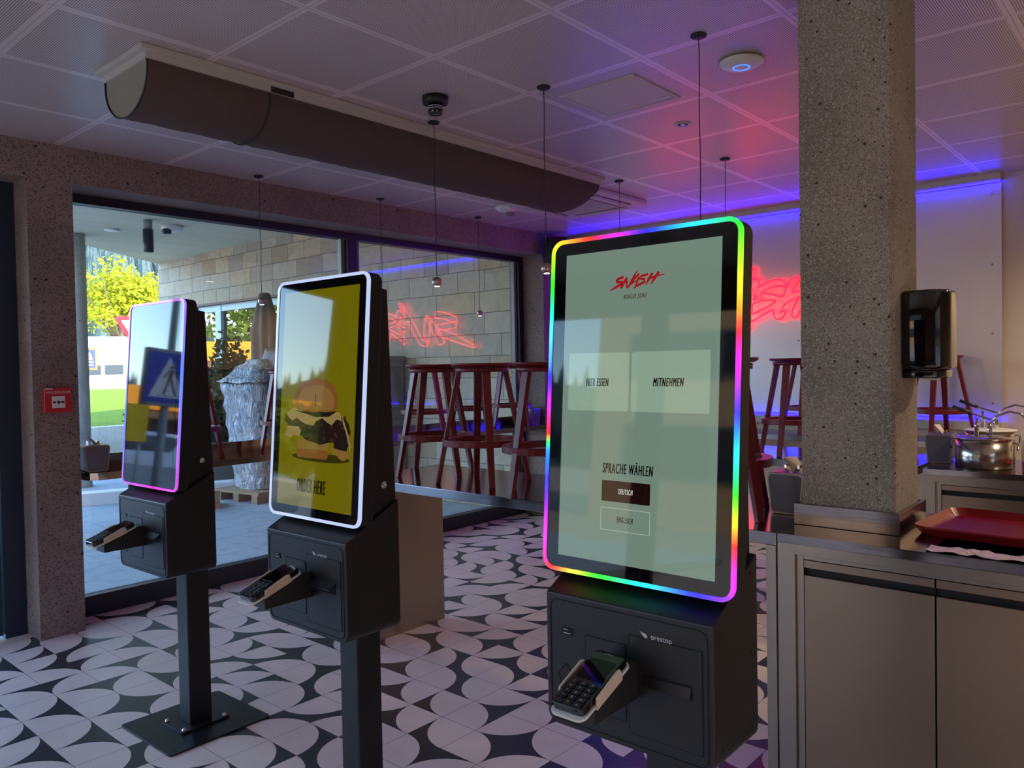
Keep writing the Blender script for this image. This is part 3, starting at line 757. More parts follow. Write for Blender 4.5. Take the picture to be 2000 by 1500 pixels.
    if style != 'order':
        ca = rim.data.color_attributes.new('led', 'FLOAT_COLOR', 'POINT')
        Di = D.inverted()
        def hue(h):
            h = (h % 1.0) * 6; i = int(h); f_ = h - i
            q = [(1, f_, 0), (1 - f_, 1, 0), (0, 1, f_), (0, 1 - f_, 1), (f_, 0, 1), (1, 0, 1 - f_)][i % 6]
            return q
        per = 2 * (OW + OH)
        for i, vv in enumerate(rim.data.vertices):
            p = Di @ vv.co
            # distance along the rim, clockwise from the top left corner
            x, y = max(-OW / 2, min(OW / 2, p.x)), max(-OH / 2, min(OH / 2, p.y))
            dd = {'t': OH / 2 - y, 'r': OW / 2 - x, 'b': y + OH / 2, 'l': x + OW / 2}
            e = min(dd, key=dd.get)
            s0 = {'t': x + OW / 2, 'r': OW + OH / 2 - y, 'b': OW + OH + OW / 2 - x, 'l': 2 * OW + OH + y + OH / 2}[e]
            if style == 'rainbow':
                K = [(0, .17), (.10, .02), (.16, -.12), (.24, -.30), (.32, -.42), (.40, -.52), (OW, -.66), (OW + .10, -.78), (OW + .2, -.93), (OW + .27, -1.12), (OW + .37, -1.28), (OW + .48, -1.5), (OW + .56, -1.66), (OW + .63, -1.9), (OW + .70, -2.12), (OW + OH, -2.24),
                     (OW + OH + .12, -2.38), (OW + OH + .24, -2.55), (OW + OH + .34, -2.70), (OW + OH + .42, -2.92), (2 * OW + OH, -3.06), (2 * OW + OH + .1, -3.18), (2 * OW + OH + .24, -3.38), (2 * OW + OH + .29, -3.42), (2 * OW + OH + .305, -3.98), (2 * OW + OH + .36, -4.1), (2 * OW + OH + .46, -4.36), (2 * OW + OH + .58, -4.5), (2 * OW + OH + .66, -4.66), (per, -4.83)]
                for (a, ha), (b, hb_) in zip(K, K[1:]):
                    if a <= s0 <= b: hh = ha + (hb_ - ha) * (s0 - a) / (b - a); break
                cc = hue(hh); cc = [max(.03, q ** 1.4) for q in cc]
            else:
                t = s0 / per
                kx = .5 + .5 * math.sin(2 * PI * (t * 2.0 + .12)); cc = [.12 + .5 * kx, .18 * (1 - kx) + .03, .9 - .35 * kx]
            ca.data[i].color = (*cc, 1)
    DW, DH = .392, .697
    def L(w_): return D @ Matrix.Translation((0, 0, w_))
    base_m = {'rainbow': 'screen_pale', 'order': 'screen_yellow', 'street': 'screen_off'}[style]
    ds = MB().flat([(-DW / 2, -DH / 2), (DW / 2, -DH / 2), (DW / 2, DH / 2), (-DW / 2, DH / 2)], .0006, 0, D).build('display', base_m, k)
    if style == 'rainbow':
        for a, b in ((-.18, -.0165), (-.0105, .176)):
            MB().flat(rr(b - a, .131, .005, 3, (a + b) / 2, .052), .0009, 0, D).build('screen_button', 'screen_button', ds)
        text('button_text', 'HIER ESSEN', .026, L(.0012) @ Matrix.Translation((-.100, .050, 0)), 'screen_ink', ds, .37, .18, .0009)
        text('button_text', 'MITNEHMEN', .026, L(.0012) @ Matrix.Translation((.080, .050, 0)), 'screen_ink', ds, .41, .18, .0009)
        text('heading_text', 'SPRACHE W\u00c4HLEN', .032, L(.0012) @ Matrix.Translation((-.015, -.141, 0)), 'screen_ink', ds, .385, .16, .0009)
        MB().flat(rr(.123, .046, .002, 2, -.018, -.190), .0009, 0, D).build('screen_button', 'screen_darkbtn', ds)
        text('button_text', 'DEUTSCH', .0165, L(.0012) @ Matrix.Translation((-.018, -.190, 0)), 'screen_white', ds, .42, .16, .0003)
        MB().ring(rr(.126, .050, .002, 2, -.018, -.2515), rr(.1236, .0476, .0015, 2, -.018, -.2515), .0008, .0010, 0, D).build('button_outline', 'screen_line', ds)
        text('button_text', 'ENGLISCH', .0175, L(.0012) @ Matrix.Translation((-.018, -.2515, 0)), 'screen_ink', ds, .42, .16, .0004)
        lg = MB()
        for i, (pts_, hw) in enumerate(logo_strokes):
            A, B = stroke_poly(pts_, hw * 1.4); sc_ = .139; z = .0011 + i * .00003
            for q in range(len(A) - 1):
                lg.flat([(A[q].x * sc_ - .003, A[q].y * sc_ + .274), (B[q].x * sc_ - .003, B[q].y * sc_ + .274), (B[q + 1].x * sc_ - .003, B[q + 1].y * sc_ + .274), (A[q + 1].x * sc_ - .003, A[q + 1].y * sc_ + .274)], z, 0, D)
        lg.build('logo_lettering', 'screen_red', ds)
        text('logo_caption', 'BURGER JOINT', .0145, L(.0012) @ Matrix.Translation((-.006, .2395, 0)), 'screen_inkbrown', ds, .50, .2, .0003)
    elif style == 'order':
        def poly(name, pts_, z, m_): return MB().flat(pts_, z, 0, D).build(name, m_, ds)
        poly('picture_shadow', [(.15 * math.cos(2 * PI * i / 28) + .03, -.187 + .014 * math.sin(2 * PI * i / 28)) for i in range(28)], .0008, 'pic_shadow')
        poly('picture_bottom_bun', rr(.165, .03, .013, 5, -.012, -.176), .0010, 'pic_bun')
        poly('picture_bottom_bun', rr(.172, .030, .014, 5, -.012, -.148), .0011, 'pic_bottom')
        rnd = random.Random(4)
        def blob(cx, cy, a, b, n_, j): return [(cx + a * math.cos(2 * PI * i / n_) * (1 + rnd.uniform(-j, j)), cy + b * math.sin(2 * PI * i / n_) * (1 + rnd.uniform(-j, j))) for i in range(n_)]
        poly('picture_patty', blob(.025, -.098, .118, .046, 40, .09), .0012, 'pic_patty')
        poly('picture_patty', blob(.135, -.115, .042, .062, 30, .1), .0013, 'pic_patty')
        poly('picture_patty', blob(-.105, -.068, .062, .030, 26, .1), .00135, 'pic_patty2')
        for i in range(22):
            cx, cy = rnd.uniform(-.05, .15), rnd.uniform(-.135, -.07)
            poly('picture_patty', blob(cx, cy, rnd.uniform(.004, .010), rnd.uniform(.003, .007), 7, .3), .00137, 'pic_patty2')
        poly('picture_cheese', [(-.16, -.052), (-.135, -.036), (-.10, -.030), (-.05, -.048), (0, -.055), (.06, -.05), (.10, -.040), (.125, -.044), (.135, -.07), (.11, -.062), (.085, -.083), (.06, -.075), (.035, -.062), (.005, -.072), (-.01, -.088), (-.05, -.084), (-.08, -.075), (-.10, -.064), (-.125, -.075), (-.15, -.063)], .0014, 'pic_cheese')
        poly('picture_cheese', [(-.15, -.092), (-.09, -.092), (-.075, -.105), (-.085, -.125), (-.11, -.118), (-.135, -.132), (-.165, -.12)], .0014, 'pic_cheese')
        poly('picture_cheese', [(.135, -.05), (.15, -.075), (.17, -.11), (.182, -.14), (.179, -.166), (.172, -.14), (.158, -.105), (.14, -.075)], .0014, 'pic_cheese')
        poly('picture_cheese', [(.085, -.150), (.12, -.156), (.165, -.160), (.18, -.175), (.15, -.190), (.128, -.184), (.11, -.170), (.088, -.166)], .00145, 'pic_bottom')
        poly('picture_shadow', [(-.115, -.040), (-.06, -.043), (.06, -.043), (.112, -.038), (.07, -.057), (0, -.060), (-.04, -.053)], .00142, 'pic_patty')
        bun = [(-.117, -.028), (-.117, .0)] + [(-.117 + .115 * (1 - math.cos(R(a))), .062 * math.sin(R(a)) + 0) for a in range(10, 91, 10)] + [(.113 - .115 * (1 - math.cos(R(a))), .062 * math.sin(R(a))) for a in range(80, 0, -10)] + [(.113, 0), (.113, -.028), (.095, -.038), (-.02, -.046), (-.095, -.038)]
        poly('picture_bun', bun, .0015, 'pic_bun')
        poly('picture_bun', [(x * .82, y * .78 - .006) for x, y in bun], .00155, 'pic_bunlight')
        poly('picture_crack', [(-.007, .018), (-.004, .012), (-.001, -.01), (-.004, -.03), (-.006, -.01), (-.008, .01)], .0016, 'pic_patty2')
        text('heading_text', 'ORDER HERE', .062, L(.0014) @ Matrix.Translation((-.012, -.282, 0)), 'screen_ink', ds, .345, .12, .0017)
    # cradle for the card terminal
    ta = R(19)
    TL = frame((-.332, 0, .873), (0, -1, 0), (math.cos(ta), 0, math.sin(ta)), (-math.sin(ta), 0, math.cos(ta)))   # u right, v up the slope, w out
    cr = MB().prism(rr(.084, .188, .018, 5, 0, -.002), -.006, -.0005, 0, TL).build('terminal_cradle', 'white_plastic', k, .001)
    for sx in (-1, 1):
        MB().prism([(-.052, -.006), (-.044, .016), (.035, .021), (.045, .018), (.045, -.006)], .0425, .0475, 0, TL @ frame((0, 0, 0), (0, 1, 0), (0, 0, 1), (1, 0, 0)) @ (Matrix.Scale(1, 4) if sx > 0 else Matrix.Translation((0, 0, -.09)))).build('side_rail', 'beige_plastic', cr, .001)
    arm = MB()
    sv = [(-.375, .848), (-.235, .897), (-.2105, .895), (-.2105, .815), (-.375, .815)]
    v = [(x, -.036, z) for x, z in sv] + [(x, .036, z) for x, z in sv]
    arm.add(v, [(0, 1, 2, 3, 4), (9, 8, 7, 6, 5)] + [(i, i + 5, (i + 1) % 5 + 5, (i + 1) % 5) for i in range(5)])
    arm.build('cradle_arm', 'rubber_black', k, .002)
    return k, TL
def terminal(kl, TL, label):
    t = empty('card_terminal', kl.location, kl.rotation_euler.z, label, 'card terminal', 'card payment terminals')
    bd = MB().prism(rr(.078, .172, .012, 5), 0, .018, 0, TL).build('body', 'gloss_black', t, .003)
    MB().prism(rr(.062, .062, .003, 3, 0, .026), .018, .0186, 0, TL).build('display', 'screen_bezel', t)
    text('maker_name', 'verifone', .007, TL @ Matrix.Translation((0, .076, .0187)), 'key_grey', t)
    names = ['1', '2', '3', '4', '5', '6', '7', '8', '9', '*', '0', '#']
    for i, c in enumerate(names):
        u, v = -.022 + .022 * (i % 3), -.020 - .0145 * (i // 3)
        ky = MB().prism(rr(.018, .011, .002, 2, u, v), .018, .0205, 0, TL).build('key', 'rubber_black', t)
        text('key_symbol', c, .009, TL @ Matrix.Translation((u, v, .0207)), 'key_grey', ky)
    for i, (c, m_) in enumerate((('x', 'alarm_red'), ('<', 'yellow_board'), ('o', 'key_grey'))):
        u, v = -.022 + .022 * i, -.0775
        ky = MB().prism(rr(.018, .010, .002, 2, u, v), .018, .0205, 0, TL).build('key', 'rubber_black', t)
        text('key_symbol', c, .009, TL @ Matrix.Translation((u, v, .0207)), m_, ky)
    return t
k1, TL = kiosk((1.605, .925, 0), R(.8), 'black order kiosk with rainbow light rim and pale menu screen, nearest the camera', 'rainbow')
terminal(k1, TL, 'card terminal in the cradle of the kiosk with the rainbow rim')
k2, TL = kiosk((1.605, 2.105, 0), R(.8), 'black order kiosk with white light rim and yellow burger screen, the middle one', 'order')
terminal(k2, TL, 'card terminal in the cradle of the kiosk showing the burger')
k3, TL = kiosk((1.605, 3.268, 0), R(1.5), 'black order kiosk whose screen mirrors the sky and street, farthest left by the window', 'street')
terminal(k3, TL, 'card terminal in the cradle of the kiosk by the window')
# ------------------------------------------------------------------ ceiling things
CB = CZ
def duct():
    x0, x1, y0, y1 = 1.44, 4.62, 3.20, 3.61
    t = empty('air_duct', ((x0 + x1) / 2, (y0 + y1) / 2, CB), 0, 'long grey half-round fabric air duct hung under the ceiling', 'air duct')
    L = (x1 - x0) / 2; W_ = (y1 - y0) / 2
    MB().box((-L - .03, -W_ - .03, -.022), (L + .03, W_ + .03, -.001)).build('mounting_frame', 'rail_white', t, .002)
    r = MB()
    for s_ in (-1, 1): r.box((-L, s_ * W_ - .012, -.05), (L, s_ * W_ + .012, -.022))
    r.box((-L - .004, -W_, -.05), (-L + .012, W_, -.022))
    r.build('clamping_rail', 'rail_white', t)
    prof = [(-W_, -.05), (-W_, -.075)] + [(-W_ * math.cos(R(a)), -.075 - .165 * math.sin(R(a))) for a in range(6, 180, 6)] + [(W_, -.075), (W_, -.05)]
    b = MB(); n = len(prof); NX = 60; vs = []; fs = []
    for i in range(NX + 1):
        x = -L + 2 * L * i / NX
        k = 1 - .03 * math.exp(-((x + L - .56) / .03) ** 2) + .008 * math.sin(i * 1.7)
        if i >= NX - 4: k *= math.sqrt(max(0.0, 1 - ((i - NX + 4) / 4.6) ** 2))
        for y, z in prof: vs.append((x, y, -.05 + (z + .05) * k))
    for i in range(NX):
        for j in range(n - 1): fs.append((i * n + j, i * n + j + 1, (i + 1) * n + j + 1, (i + 1) * n + j))
    b.add(vs, fs, 0, True); b.build('fabric_tube', 'duct_fabric', t)
    e = MB(); N = 10
    vs = [(-L + .006 - .012 * math.sin(PI * j / (n - 1)) * 0, prof[j][0] * .985, -.05 + (prof[j][1] + .05) * .985) for j in range(n)]
    e.add(vs, [tuple(range(n))]); e.build('end_cap', 'duct_end_lit', t)
    s1 = MB().tube([(-L + .56, y * 1.012, z - .0025) for y, z in prof], .004, 6); s1.build('seam', 'rubber_black', t)
    s2 = MB().tube([(-L + .003, y * 1.004, z - .001) for y, z in prof], .0035, 6); s2.build('seam', 'rubber_black', t)
    MB().box((-L + .56, -W_ - .0135, -.05), (-L + .68, -W_ - .010, -.024)).build('joint_clip', 'rubber_black', t)
duct()
def pendant(x, y, zb, label):
    t = empty('pendant_lamp', (x, y, CB), 0, label, 'lamp', 'small ball pendant lamps')
    MB().lathe([(0, -.012), (.026, -.012), (.032, -.008), (.032, -.0005), (0, -.0005)], 24).build('ceiling_rose', 'rubber_black', t)
    n = 10; L_ = CB - zb
    MB().tube([(.003 * math.sin(i * 1.3), 0, -.012 - (L_ - .035) * i / n) for i in range(n + 1)], .0022, 6).build('cord', 'rubber_black', t)
    r = .027; prof = [(r * math.sin(R(a)), -L_ + r * math.cos(R(a))) for a in range(0, 151, 10)]
    MB().lathe(prof, 24).build('shade', 'ball_bronze', t)
    sp = bpy.data.lights.new('pendant_spot', 'SPOT'); sp.energy = 4.0; sp.color = (1, .82, .62); sp.spot_size = R(95); sp.spot_blend = .8; sp.shadow_soft_size = .015
    so = bpy.data.objects.new('pendant_spot', sp); col.objects.link(so); so.parent = t; so.location = (0, 0, -L_ - .03)
    MB().lathe([(0, -L_ - r * .86 + .001), (r * .5, -L_ - r * .86 + .001), (r * .5, -L_ - r * .86 - .002), (0, -L_ - r * .86 - .002)], 16).build('bulb', 'lamp_glow', t)
for x, y, zb, lab in (
  (2.90, 4.80, 1.99, 'ball pendant lamp before the big window pane, leftmost of the hanging lamps'),
  (3.95, 4.80, 1.99, 'pendant lamp whose cord comes down behind the top of the middle kiosk'),
  (2.93, 3.10, 1.98, 'ball pendant lamp on a long cord passing across the fabric duct'),
  (5.05, 4.80, 1.99, 'ball pendant lamp in front of the right window pane, beside its frame'),
  (2.93, 2.34, 1.98, 'ball pendant lamp touching the left top corner of the rainbow kiosk in view'),
  (2.91, 1.52, 1.98, 'pendant lamp with the long cord left of the white ceiling disc'),
  (4.78, 2.32, 1.98, 'pendant lamp hanging in the red glow, its cord short in view, nearest the pillar'),
  (4.80, 3.15, 1.98, 'pendant lamp hanging in front of the ceiling cassette unit')): pendant(x, y, zb, lab)
t = empty('ceiling_sensor', (2.67, 2.81, CB), 0, 'black cylindrical sensor mounted on the ceiling near the duct', 'sensor')
MB().lathe([(0, -.034), (.060, -.034), (.064, -.030), (.064, -.0005), (0, -.0005)], 32).build('housing', 'rubber_black', t)
s_ = MB().lathe([(0, -.085), (.032, -.085), (.036, -.081), (.036, -.034), (0, -.034)], 28).build('barrel', 'gloss_black', t)
MB().ring(circ(.0365, 28), circ(.035, 28), -.062, -.058).ring(circ(.0365, 28), circ(.035, 28), -.052, -.048).build('marking', 'key_grey', s_)
t = empty('access_point', (3.28, 1.51, CB), 0, 'round white wireless access point with a blue ring of light on the ceiling', 'access point')
MB().lathe([(0, -.034), (.05, -.033), (.078, -.026), (.092, -.016), (.095, -.010), (.088, -.004), (.07, -.0005), (0, -.0005)], 48).build('shell', 'white_plastic', t)
MB().ring(circ(.037, 40), circ(.032, 40), -.0358, -.0335).build('status_ring', 'ap_blue', t)
t = empty('ceiling_speaker', (3.92, 2.15, CB), 0, 'small round recessed fitting in the red lit part of the ceiling', 'ceiling fitting')
MB().ring(circ(.045, 32), circ(.030, 32), -.006, -.0005).build('trim_ring', 'rail_white', t)
MB().lathe([(0, -.003), (.030, -.003), (.030, -.0005), (0, -.0005)], 28).build('recess', 'dark_slot', t)
MB().lathe([(0, -.008), (.012, -.008), (.018, -.003), (0, -.003)], 20).build('nozzle', 'chrome', t)
t = empty('ceiling_hatch', (3.30, 2.155, CB), 0, 'square smooth metal access hatch set in the perforated ceiling', 'hatch')
MB().ring([(.215, .215), (-.215, .215), (-.215, -.215), (.215, -.215)], [(.2, .2), (-.2, .2), (-.2, -.2), (.2, -.2)], -.006, -.0005).build('hatch_frame', 'rail_white', t)
bx('hatch_door', (-.197, -.197, -.004), (.197, .197, -.0005), 'rail_white', t)
bx('latch', (.14, -.195, -.007), (.17, -.15, -.004), 'key_grey', t)
t = empty('ceiling_cassette', (5.18, 3.80, CB), 0, 'white air conditioning cassette unit with a square grille on the ceiling', 'air conditioner')
MB().prism(rr(.86, .86, .10, 6), -.035, -.0005).build('cassette_body', 'rail_white', t, .008)
gb = bx('grille', (-.24, -.24, -.039), (.24, .24, -.0352), 'grey_box', t)
q = MB()
for i in range(-11, 12): q.box((i * .02 - .003, -.235, -.042), (i * .02 + .003, .235, -.0392)); q.box((-.235, i * .02 - .003, -.0415), (.235, i * .02 + .003, -.0392))
q.build('grille_bars', 'rail_white', gb)
for k in range(4):
    T_ = Matrix.Rotation(k * PI / 2, 4, 'Z')
    o = MB().box((-.25, .285, -.0365), (.25, .355, -.0352), 0, T_).build('air_outlet', 'dark_slot', t)
    MB().box((-.25, .300, -.044), (.25, .316, -.0366), 0, T_).box((-.25, .328, -.044), (.25, .344, -.0366), 0, T_).build('louvre', 'rail_white', o)
for x, y, lab in ((4.3, -.75, 'round warm ceiling downlight over the serving side, nearer the pillar'), (5.75, -.35, 'round warm ceiling downlight over the serving side by the rear wall')):
    t = empty('ceiling_downlight', (x, y, CB), 0, lab, 'lamp', 'warm downlights over the serving side')
    MB().ring(circ(.09, 36), circ(.07, 36), -.012, -.0005).build('bezel', 'rail_white', t)
    MB().lathe([(0, -.006), (.07, -.006), (.07, -.002), (0, -.002)], 32).build('lens', 'lamp_glow', t)
    l = bpy.data.lights.new('downlight', 'SPOT'); l.energy = 120; l.color = (1, .76, .50); l.spot_size = R(150); l.spot_blend = .6; l.shadow_soft_size = .07
    lo = bpy.data.objects.new('downlight', l); col.objects.link(lo); lo.parent = t; lo.location = (0, 0, -.03)
t = empty('emergency_light', (4.86, 4.30, CB), 0, 'white emergency lamp on the ceiling half hidden behind the duct', 'lamp')
MB().lathe([(0, -.05), (.06, -.048), (.085, -.03), (.09, -.0005), (0, -.0005)], 32).build('lamp_body', 'white_plastic', t)
bx('lamp_bracket', (.02, -.02, -.075), (.09, .02, -.05), 'grey_box', t)

# ------------------------------------------------------------------ rear wall: metal panel, neon, light strips
PX = 6.62
t = empty('metal_panel', (PX, 3.0, 1.9), 0, 'tall brushed aluminium panel screwed to the rear wall behind the neon', 'wall panel')
for k, (a, b) in enumerate(((1.072, 2.49), (2.493, 3.71), (3.713, 4.945))):
    bx('sheet', (-.022, a - 3.0, 1.075 - 1.9), (-.016, b - 3.0, 2.775 - 1.9), 'panel_aluminium', t)
    for y in (a + .06, b - .06):
        for z in (1.18, 1.69, 2.19, 2.70):
            MB().lathe([(.009, 0), (.009, .006), (.006, .008), (0, .008)], 14, 0, frame((-.0222, y - 3.0, z - 1.9), (0, 1, 0), (0, 0, 1), (-1, 0, 0))).build('screw', 'chrome', t)
def strip(z0, z1, x0, x1, lab):
    t = empty('light_strip', (x0, 3.0, z0), 0, lab, 'light strip')
    bx('diffuser', (0, -1.925, 0), (x1 - x0, 1.94, z1 - z0), 'led_blue', t)
    return t
strip(2.778, 2.788, 6.552, 6.562, 'blue light strip along the top edge of the metal wall panel')
strip(1.054, 1.064, 6.565, 6.575, 'blue light strip along the bottom edge of the metal wall panel')
ns = empty('neon_sign', (6.56, 2.96, 2.0), 0, 'red neon lettering on the metal rear wall, half hidden by kiosk and pillar', 'neon sign')
def smooth(P_, closed, n=4):
    o = []; L_ = len(P_)
    for i in range(L_ if closed else L_ - 1):
        p = [Vector(P_[(i + k) % L_] if closed else P_[max(0, min(L_ - 1, i + k))]) for k in (-1, 0, 1, 2)]
        sharp = (p[1] - p[0]).length > 1e-6 and (p[2] - p[1]).normalized().dot((p[1] - p[0]).normalized()) < .3
        for k in range(n):
            t_ = k / n
            if sharp: o.append(p[1].lerp(p[2], t_))
            else: o.append(.5 * ((2 * p[1]) + (p[2] - p[0]) * t_ + (2 * p[0] - 5 * p[1] + 4 * p[2] - p[3]) * t_ ** 2 + (3 * p[1] - p[0] - 3 * p[2] + p[3]) * t_ ** 3))
    if not closed: o.append(Vector(P_[-1]))
    return o
NEON = [([(0.083,0.275),(0.03,0.327),(0.008,0.325),(0.05,0.254),(0.084,0.197)],0),([(0.08,0.154),(0.032,0.204),(-0.006,0.237),(-0.038,0.246),(-0.062,0.238),(-0.084,0.207),(-0.083,0.165),(-0.074,0.157),(-0.105,0.175),(-0.166,0.2),(-0.227,0.215),(-0.269,0.214),(-0.304,0.194),(-0.322,0.164),(-0.321,0.149),(-0.274,0.159),(-0.226,0.157),(-0.178,0.146),(-0.141,0.131),(-0.098,0.105),(-0.141,0.102),(-0.214,0.085),(-0.288,0.065),(-0.309,0.095),(-0.333,0.151),(-0.363,0.195),(-0.392,0.218),(-0.421,0.224),(-0.441,0.205),(-0.438,0.183),(-0.409,0.139),(-0.374,0.09),(-0.449,0.105),(-0.495,0.115)],0),([(0.081,0.058),(0.039,0.121),(-0.012,0.165),(-0.021,0.153),(-0.005,0.1),(0.009,0.041),(0.082,0.019)],0),([(-0.036,0.101),(-0.076,0.068),(-0.035,0.053)],1),([(-0.029,0.015),(-0.079,0.036),(-0.134,0.047),(-0.225,0.035),(-0.228,0.02),(-0.176,-0.006),(-0.103,-0.037),(-0.015,-0.07),(-0.019,-0.032)],1),([(0.09,-0.182),(0.068,-0.171),(0.049,-0.193),(0.03,-0.193),(0.02,-0.149),(-0.046,-0.12),(-0.127,-0.08),(-0.209,-0.04),(-0.215,-0.073),(-0.229,-0.115),(-0.265,-0.128),(-0.301,-0.107),(-0.319,-0.067),(-0.311,-0.049),(-0.272,-0.073),(-0.284,-0.042),(-0.308,-0.009),(-0.332,0.013),(-0.373,0.033),(-0.44,0.054),(-0.419,0.024),(-0.39,-0.031),(-0.372,-0.082),(-0.377,-0.111),(-0.406,-0.121),(-0.43,-0.091),(-0.448,-0.052),(-0.477,0.003)],0),([(0.086,-0.038),(0.028,-0.017),(0.035,-0.064),(0.048,-0.106),(0.087,-0.128)],0)]
for P_, cl_ in NEON:
    MB().tube([(-.015, p.x, p.y) for p in smooth(P_, cl_)], .0072, 6, closed=bool(cl_)).build('neon_tube', 'neon_red', ns)
for pts_, hw in logo_strokes[:4] + [logo_strokes[8]]:      # the letters at both ends of the word
    A, B = stroke_poly(pts_, hw * 1.15)
    loop = [(-p.x * 2.58, p.y * 2.0) for p in A + B[::-1]]
    MB().tube([(-.015, p.x, p.y) for p in smooth(loop, True)], .0072, 6, closed=True).build('neon_tube', 'neon_red', ns)
cap = MB()
for y, z in ((1.1, .12), (.4, -.12), (0, .31), (-.5, .1), (-1.1, .05)): cap.tube([(-.012, y, z), (.036, y, z)], .005, 6)
cap.build('standoff', 'chrome', ns)
t = empty('wall_speaker', (6.17, 4.80, 2.65), R(-35), 'black loudspeaker fixed high in the corner beside the window', 'speaker')
MB().prism(rr(.22, .17, .05, 5), -.13, .13).build('cabinet', 'rubber_black', t, .02)
MB().tube([(0, .07, .05), (.0, .13, .08)], .012, 8).build('bracket', 'rubber_black', t)
MB().tube([(0, .02, .125), (-.01, .05, .15), (.0, .06, .178)], .004, 6).build('cable', 'rubber_black', t)

# ------------------------------------------------------------------ fire alarm call point on the column
t = empty('alarm_button', (1.652, 4.95, 1.37), 0, 'red house alarm call point on the concrete column by the door', 'alarm button')
Fa = frame((0, 0, 0), (1, 0, 0), (0, 0, 1), (0, -1, 0))
MB().prism(rr(.142, .142, .006, 3), .0, .042, 0, Fa).build('case', 'alarm_red', t, .003)
pn = MB().box((-.034, -.045, .0425), (.034, .022, .044), 0, Fa).build('break_glass', 'white_plastic', t)
MB().lathe([(.009, 0), (.009, .002), (0, .002)], 18, 0, Fa @ Matrix.Translation((0, -.012, .044))).build('button_dot', 'rubber_black', pn)
ar = MB()
for s_ in (-1, 1): ar.flat([(s_ * .030, -.017), (s_ * .030, -.007), (s_ * .021, -.007), (s_ * .021, -.003), (s_ * .012, -.012), (s_ * .021, -.021), (s_ * .021, -.017)], .0445, 0, Fa)
ar.build('arrow', 'rubber_black', pn)
text('inscription', 'HAUSALARM', .0215, Fa @ Matrix.Translation((0, .044, .0432)), 'white_ink', t, .86, 0, .0002)
MB().box((-.068, .062, .0425), (-.03, .069, .0432), 0, Fa).build('sticker', 'white_plastic', t)

# ------------------------------------------------------------------ things on the counters
t = empty('paper_dispenser', (2.985, .764, 1.60), 0, 'glossy black paper towel dispenser on the side of the concrete pillar', 'dispenser')
pr_ = [(-.105, 0), (.105, 0), (.105, -.07)] + [(.035 + .07 * math.cos(R(a)), -.07 + .07 * math.sin(R(a))) for a in range(-15, -91, -15)] + [(-.035 + .07 * math.cos(R(a)), -.07 + .07 * math.sin(R(a))) for a in range(-90, -181, -15)]
MB().prism(pr_, -.118, .15, 0, None, True).build('cover', 'gloss_black', t, .012, 3)
MB().prism([(x * .92, y * .9) for x, y in pr_], -.148, -.119, 0, None, True).build('base', 'gloss_black', t, .006)
MB().box((-.03, -.09, -.156), (.03, -.05, -.1485)).build('towel_end', 'napkin_paper', t)
def napkin_box(x, y, rz, label):
    t = empty('napkin_dispenser', (x, y, TZ + .0006), rz, label, 'napkin dispenser', 'grey napkin dispensers')
    w0, w1, hh = .060, .072, .160
    def prof(k, zo=0):
        r_ = .018; P_ = []
        for cx, cz, a0 in ((w0 - r_, r_, -90), (w1 - r_, hh - r_, 0)):
            for i in range(6): a = R(a0 + 90 * i / 5); P_.append((cx + r_ * math.cos(a), cz + r_ * math.sin(a)))
        return P_ + [(-p, q) for p, q in P_[::-1]]
    T_ = frame((0, 0, 0), (0, 1, 0), (0, 0, 1), (1, 0, 0))
    MB().prism(prof(1), -.10, .10, 0, T_).build('case', 'brushed_steel', t, .002)
    MB().prism([(p * .88, .008 + q * .90) for p, q in prof(1)], -.103, -.1003, 0, T_).build('face_plate', 'napkin_box_window', t)
    MB().box((-.03, -.03, hh), (.03, -.022, hh + .022)).box((-.03, .022, hh), (.03, .03, hh + .022)).build('guide', 'chrome', t)
    n_ = MB(); n_.add([(-.05, -.02, hh + .001), (.04, -.018, hh + .001), (.05, .012, hh + .048), (-.03, .030, hh + .052), (-.05, -.012, hh + .001), (.04, -.010, hh + .001), (.053, .018, hh + .045), (-.027, .034, hh + .049)],
              [(0, 1, 2, 3), (7, 6, 5, 4), (0, 4, 5, 1), (1, 5, 6, 2), (2, 6, 7, 3), (3, 7, 4, 0)]).build('napkin', 'napkin_paper', t)
napkin_box(3.03, 1.192, 0, 'grey napkin dispenser on the counter against the left side of the pillar')
napkin_box(4.95, 1.105, R(6), 'grey napkin dispenser beside the steel pump pot, right of the pillar')
napkin_box(1.875, 5.03, R(82), 'napkin dispenser at the left end of the window bar, behind the column')
napkin_box(6.02, 5.075, R(88), 'pale napkin dispenser at the right end of the window bar, behind the stools')
# tray
tr = empty('serving_tray', (3.045, .535, TZ + .0008), R(-4), 'red plastic serving tray lying over the waste opening of the counter', 'tray')
o1, i1 = rr(.45, .36, .06, 8), rr(.405, .315, .045, 8)
n = len(o1); L4 = [(o1, .030), (rr(.446, .356, .058, 8), .032), (i1, .006), (i1, .0), (rr(.41, .32, .047, 8), -.0), (o1, .026)]
v = []; fs = []
for P_, z in ((o1, .026), (o1, .030), (rr(.444, .354, .057, 8), .032), (i1, .006)): v += [(x, y, z) for x, y in P_]
for a in range(3):
    for k in range(n): j = (k + 1) % n; fs.append((a * n + k, a * n + j, (a + 1) * n + j, (a + 1) * n + k))
b0 = len(v); bot = rr(.41, .32, .047, 8); v += [(x, y, 0.0) for x, y in bot]
for k in range(n): j = (k + 1) % n; fs.append((k, b0 + k, b0 + j, j))
fs.append(tuple(range(b0 + n - 1, b0 - 1, -1)))
MB().add(v, fs, 0, False).build('rim', 'tray_red', tr)
q = MB().prism(i1, .001, .006)
for i in range(-19, 20): q.box((i * .0098 - .0016, -.145, .006), (i * .0098 + .0016, .145, .0066))
q.build('tray_base', 'tray_red', tr)
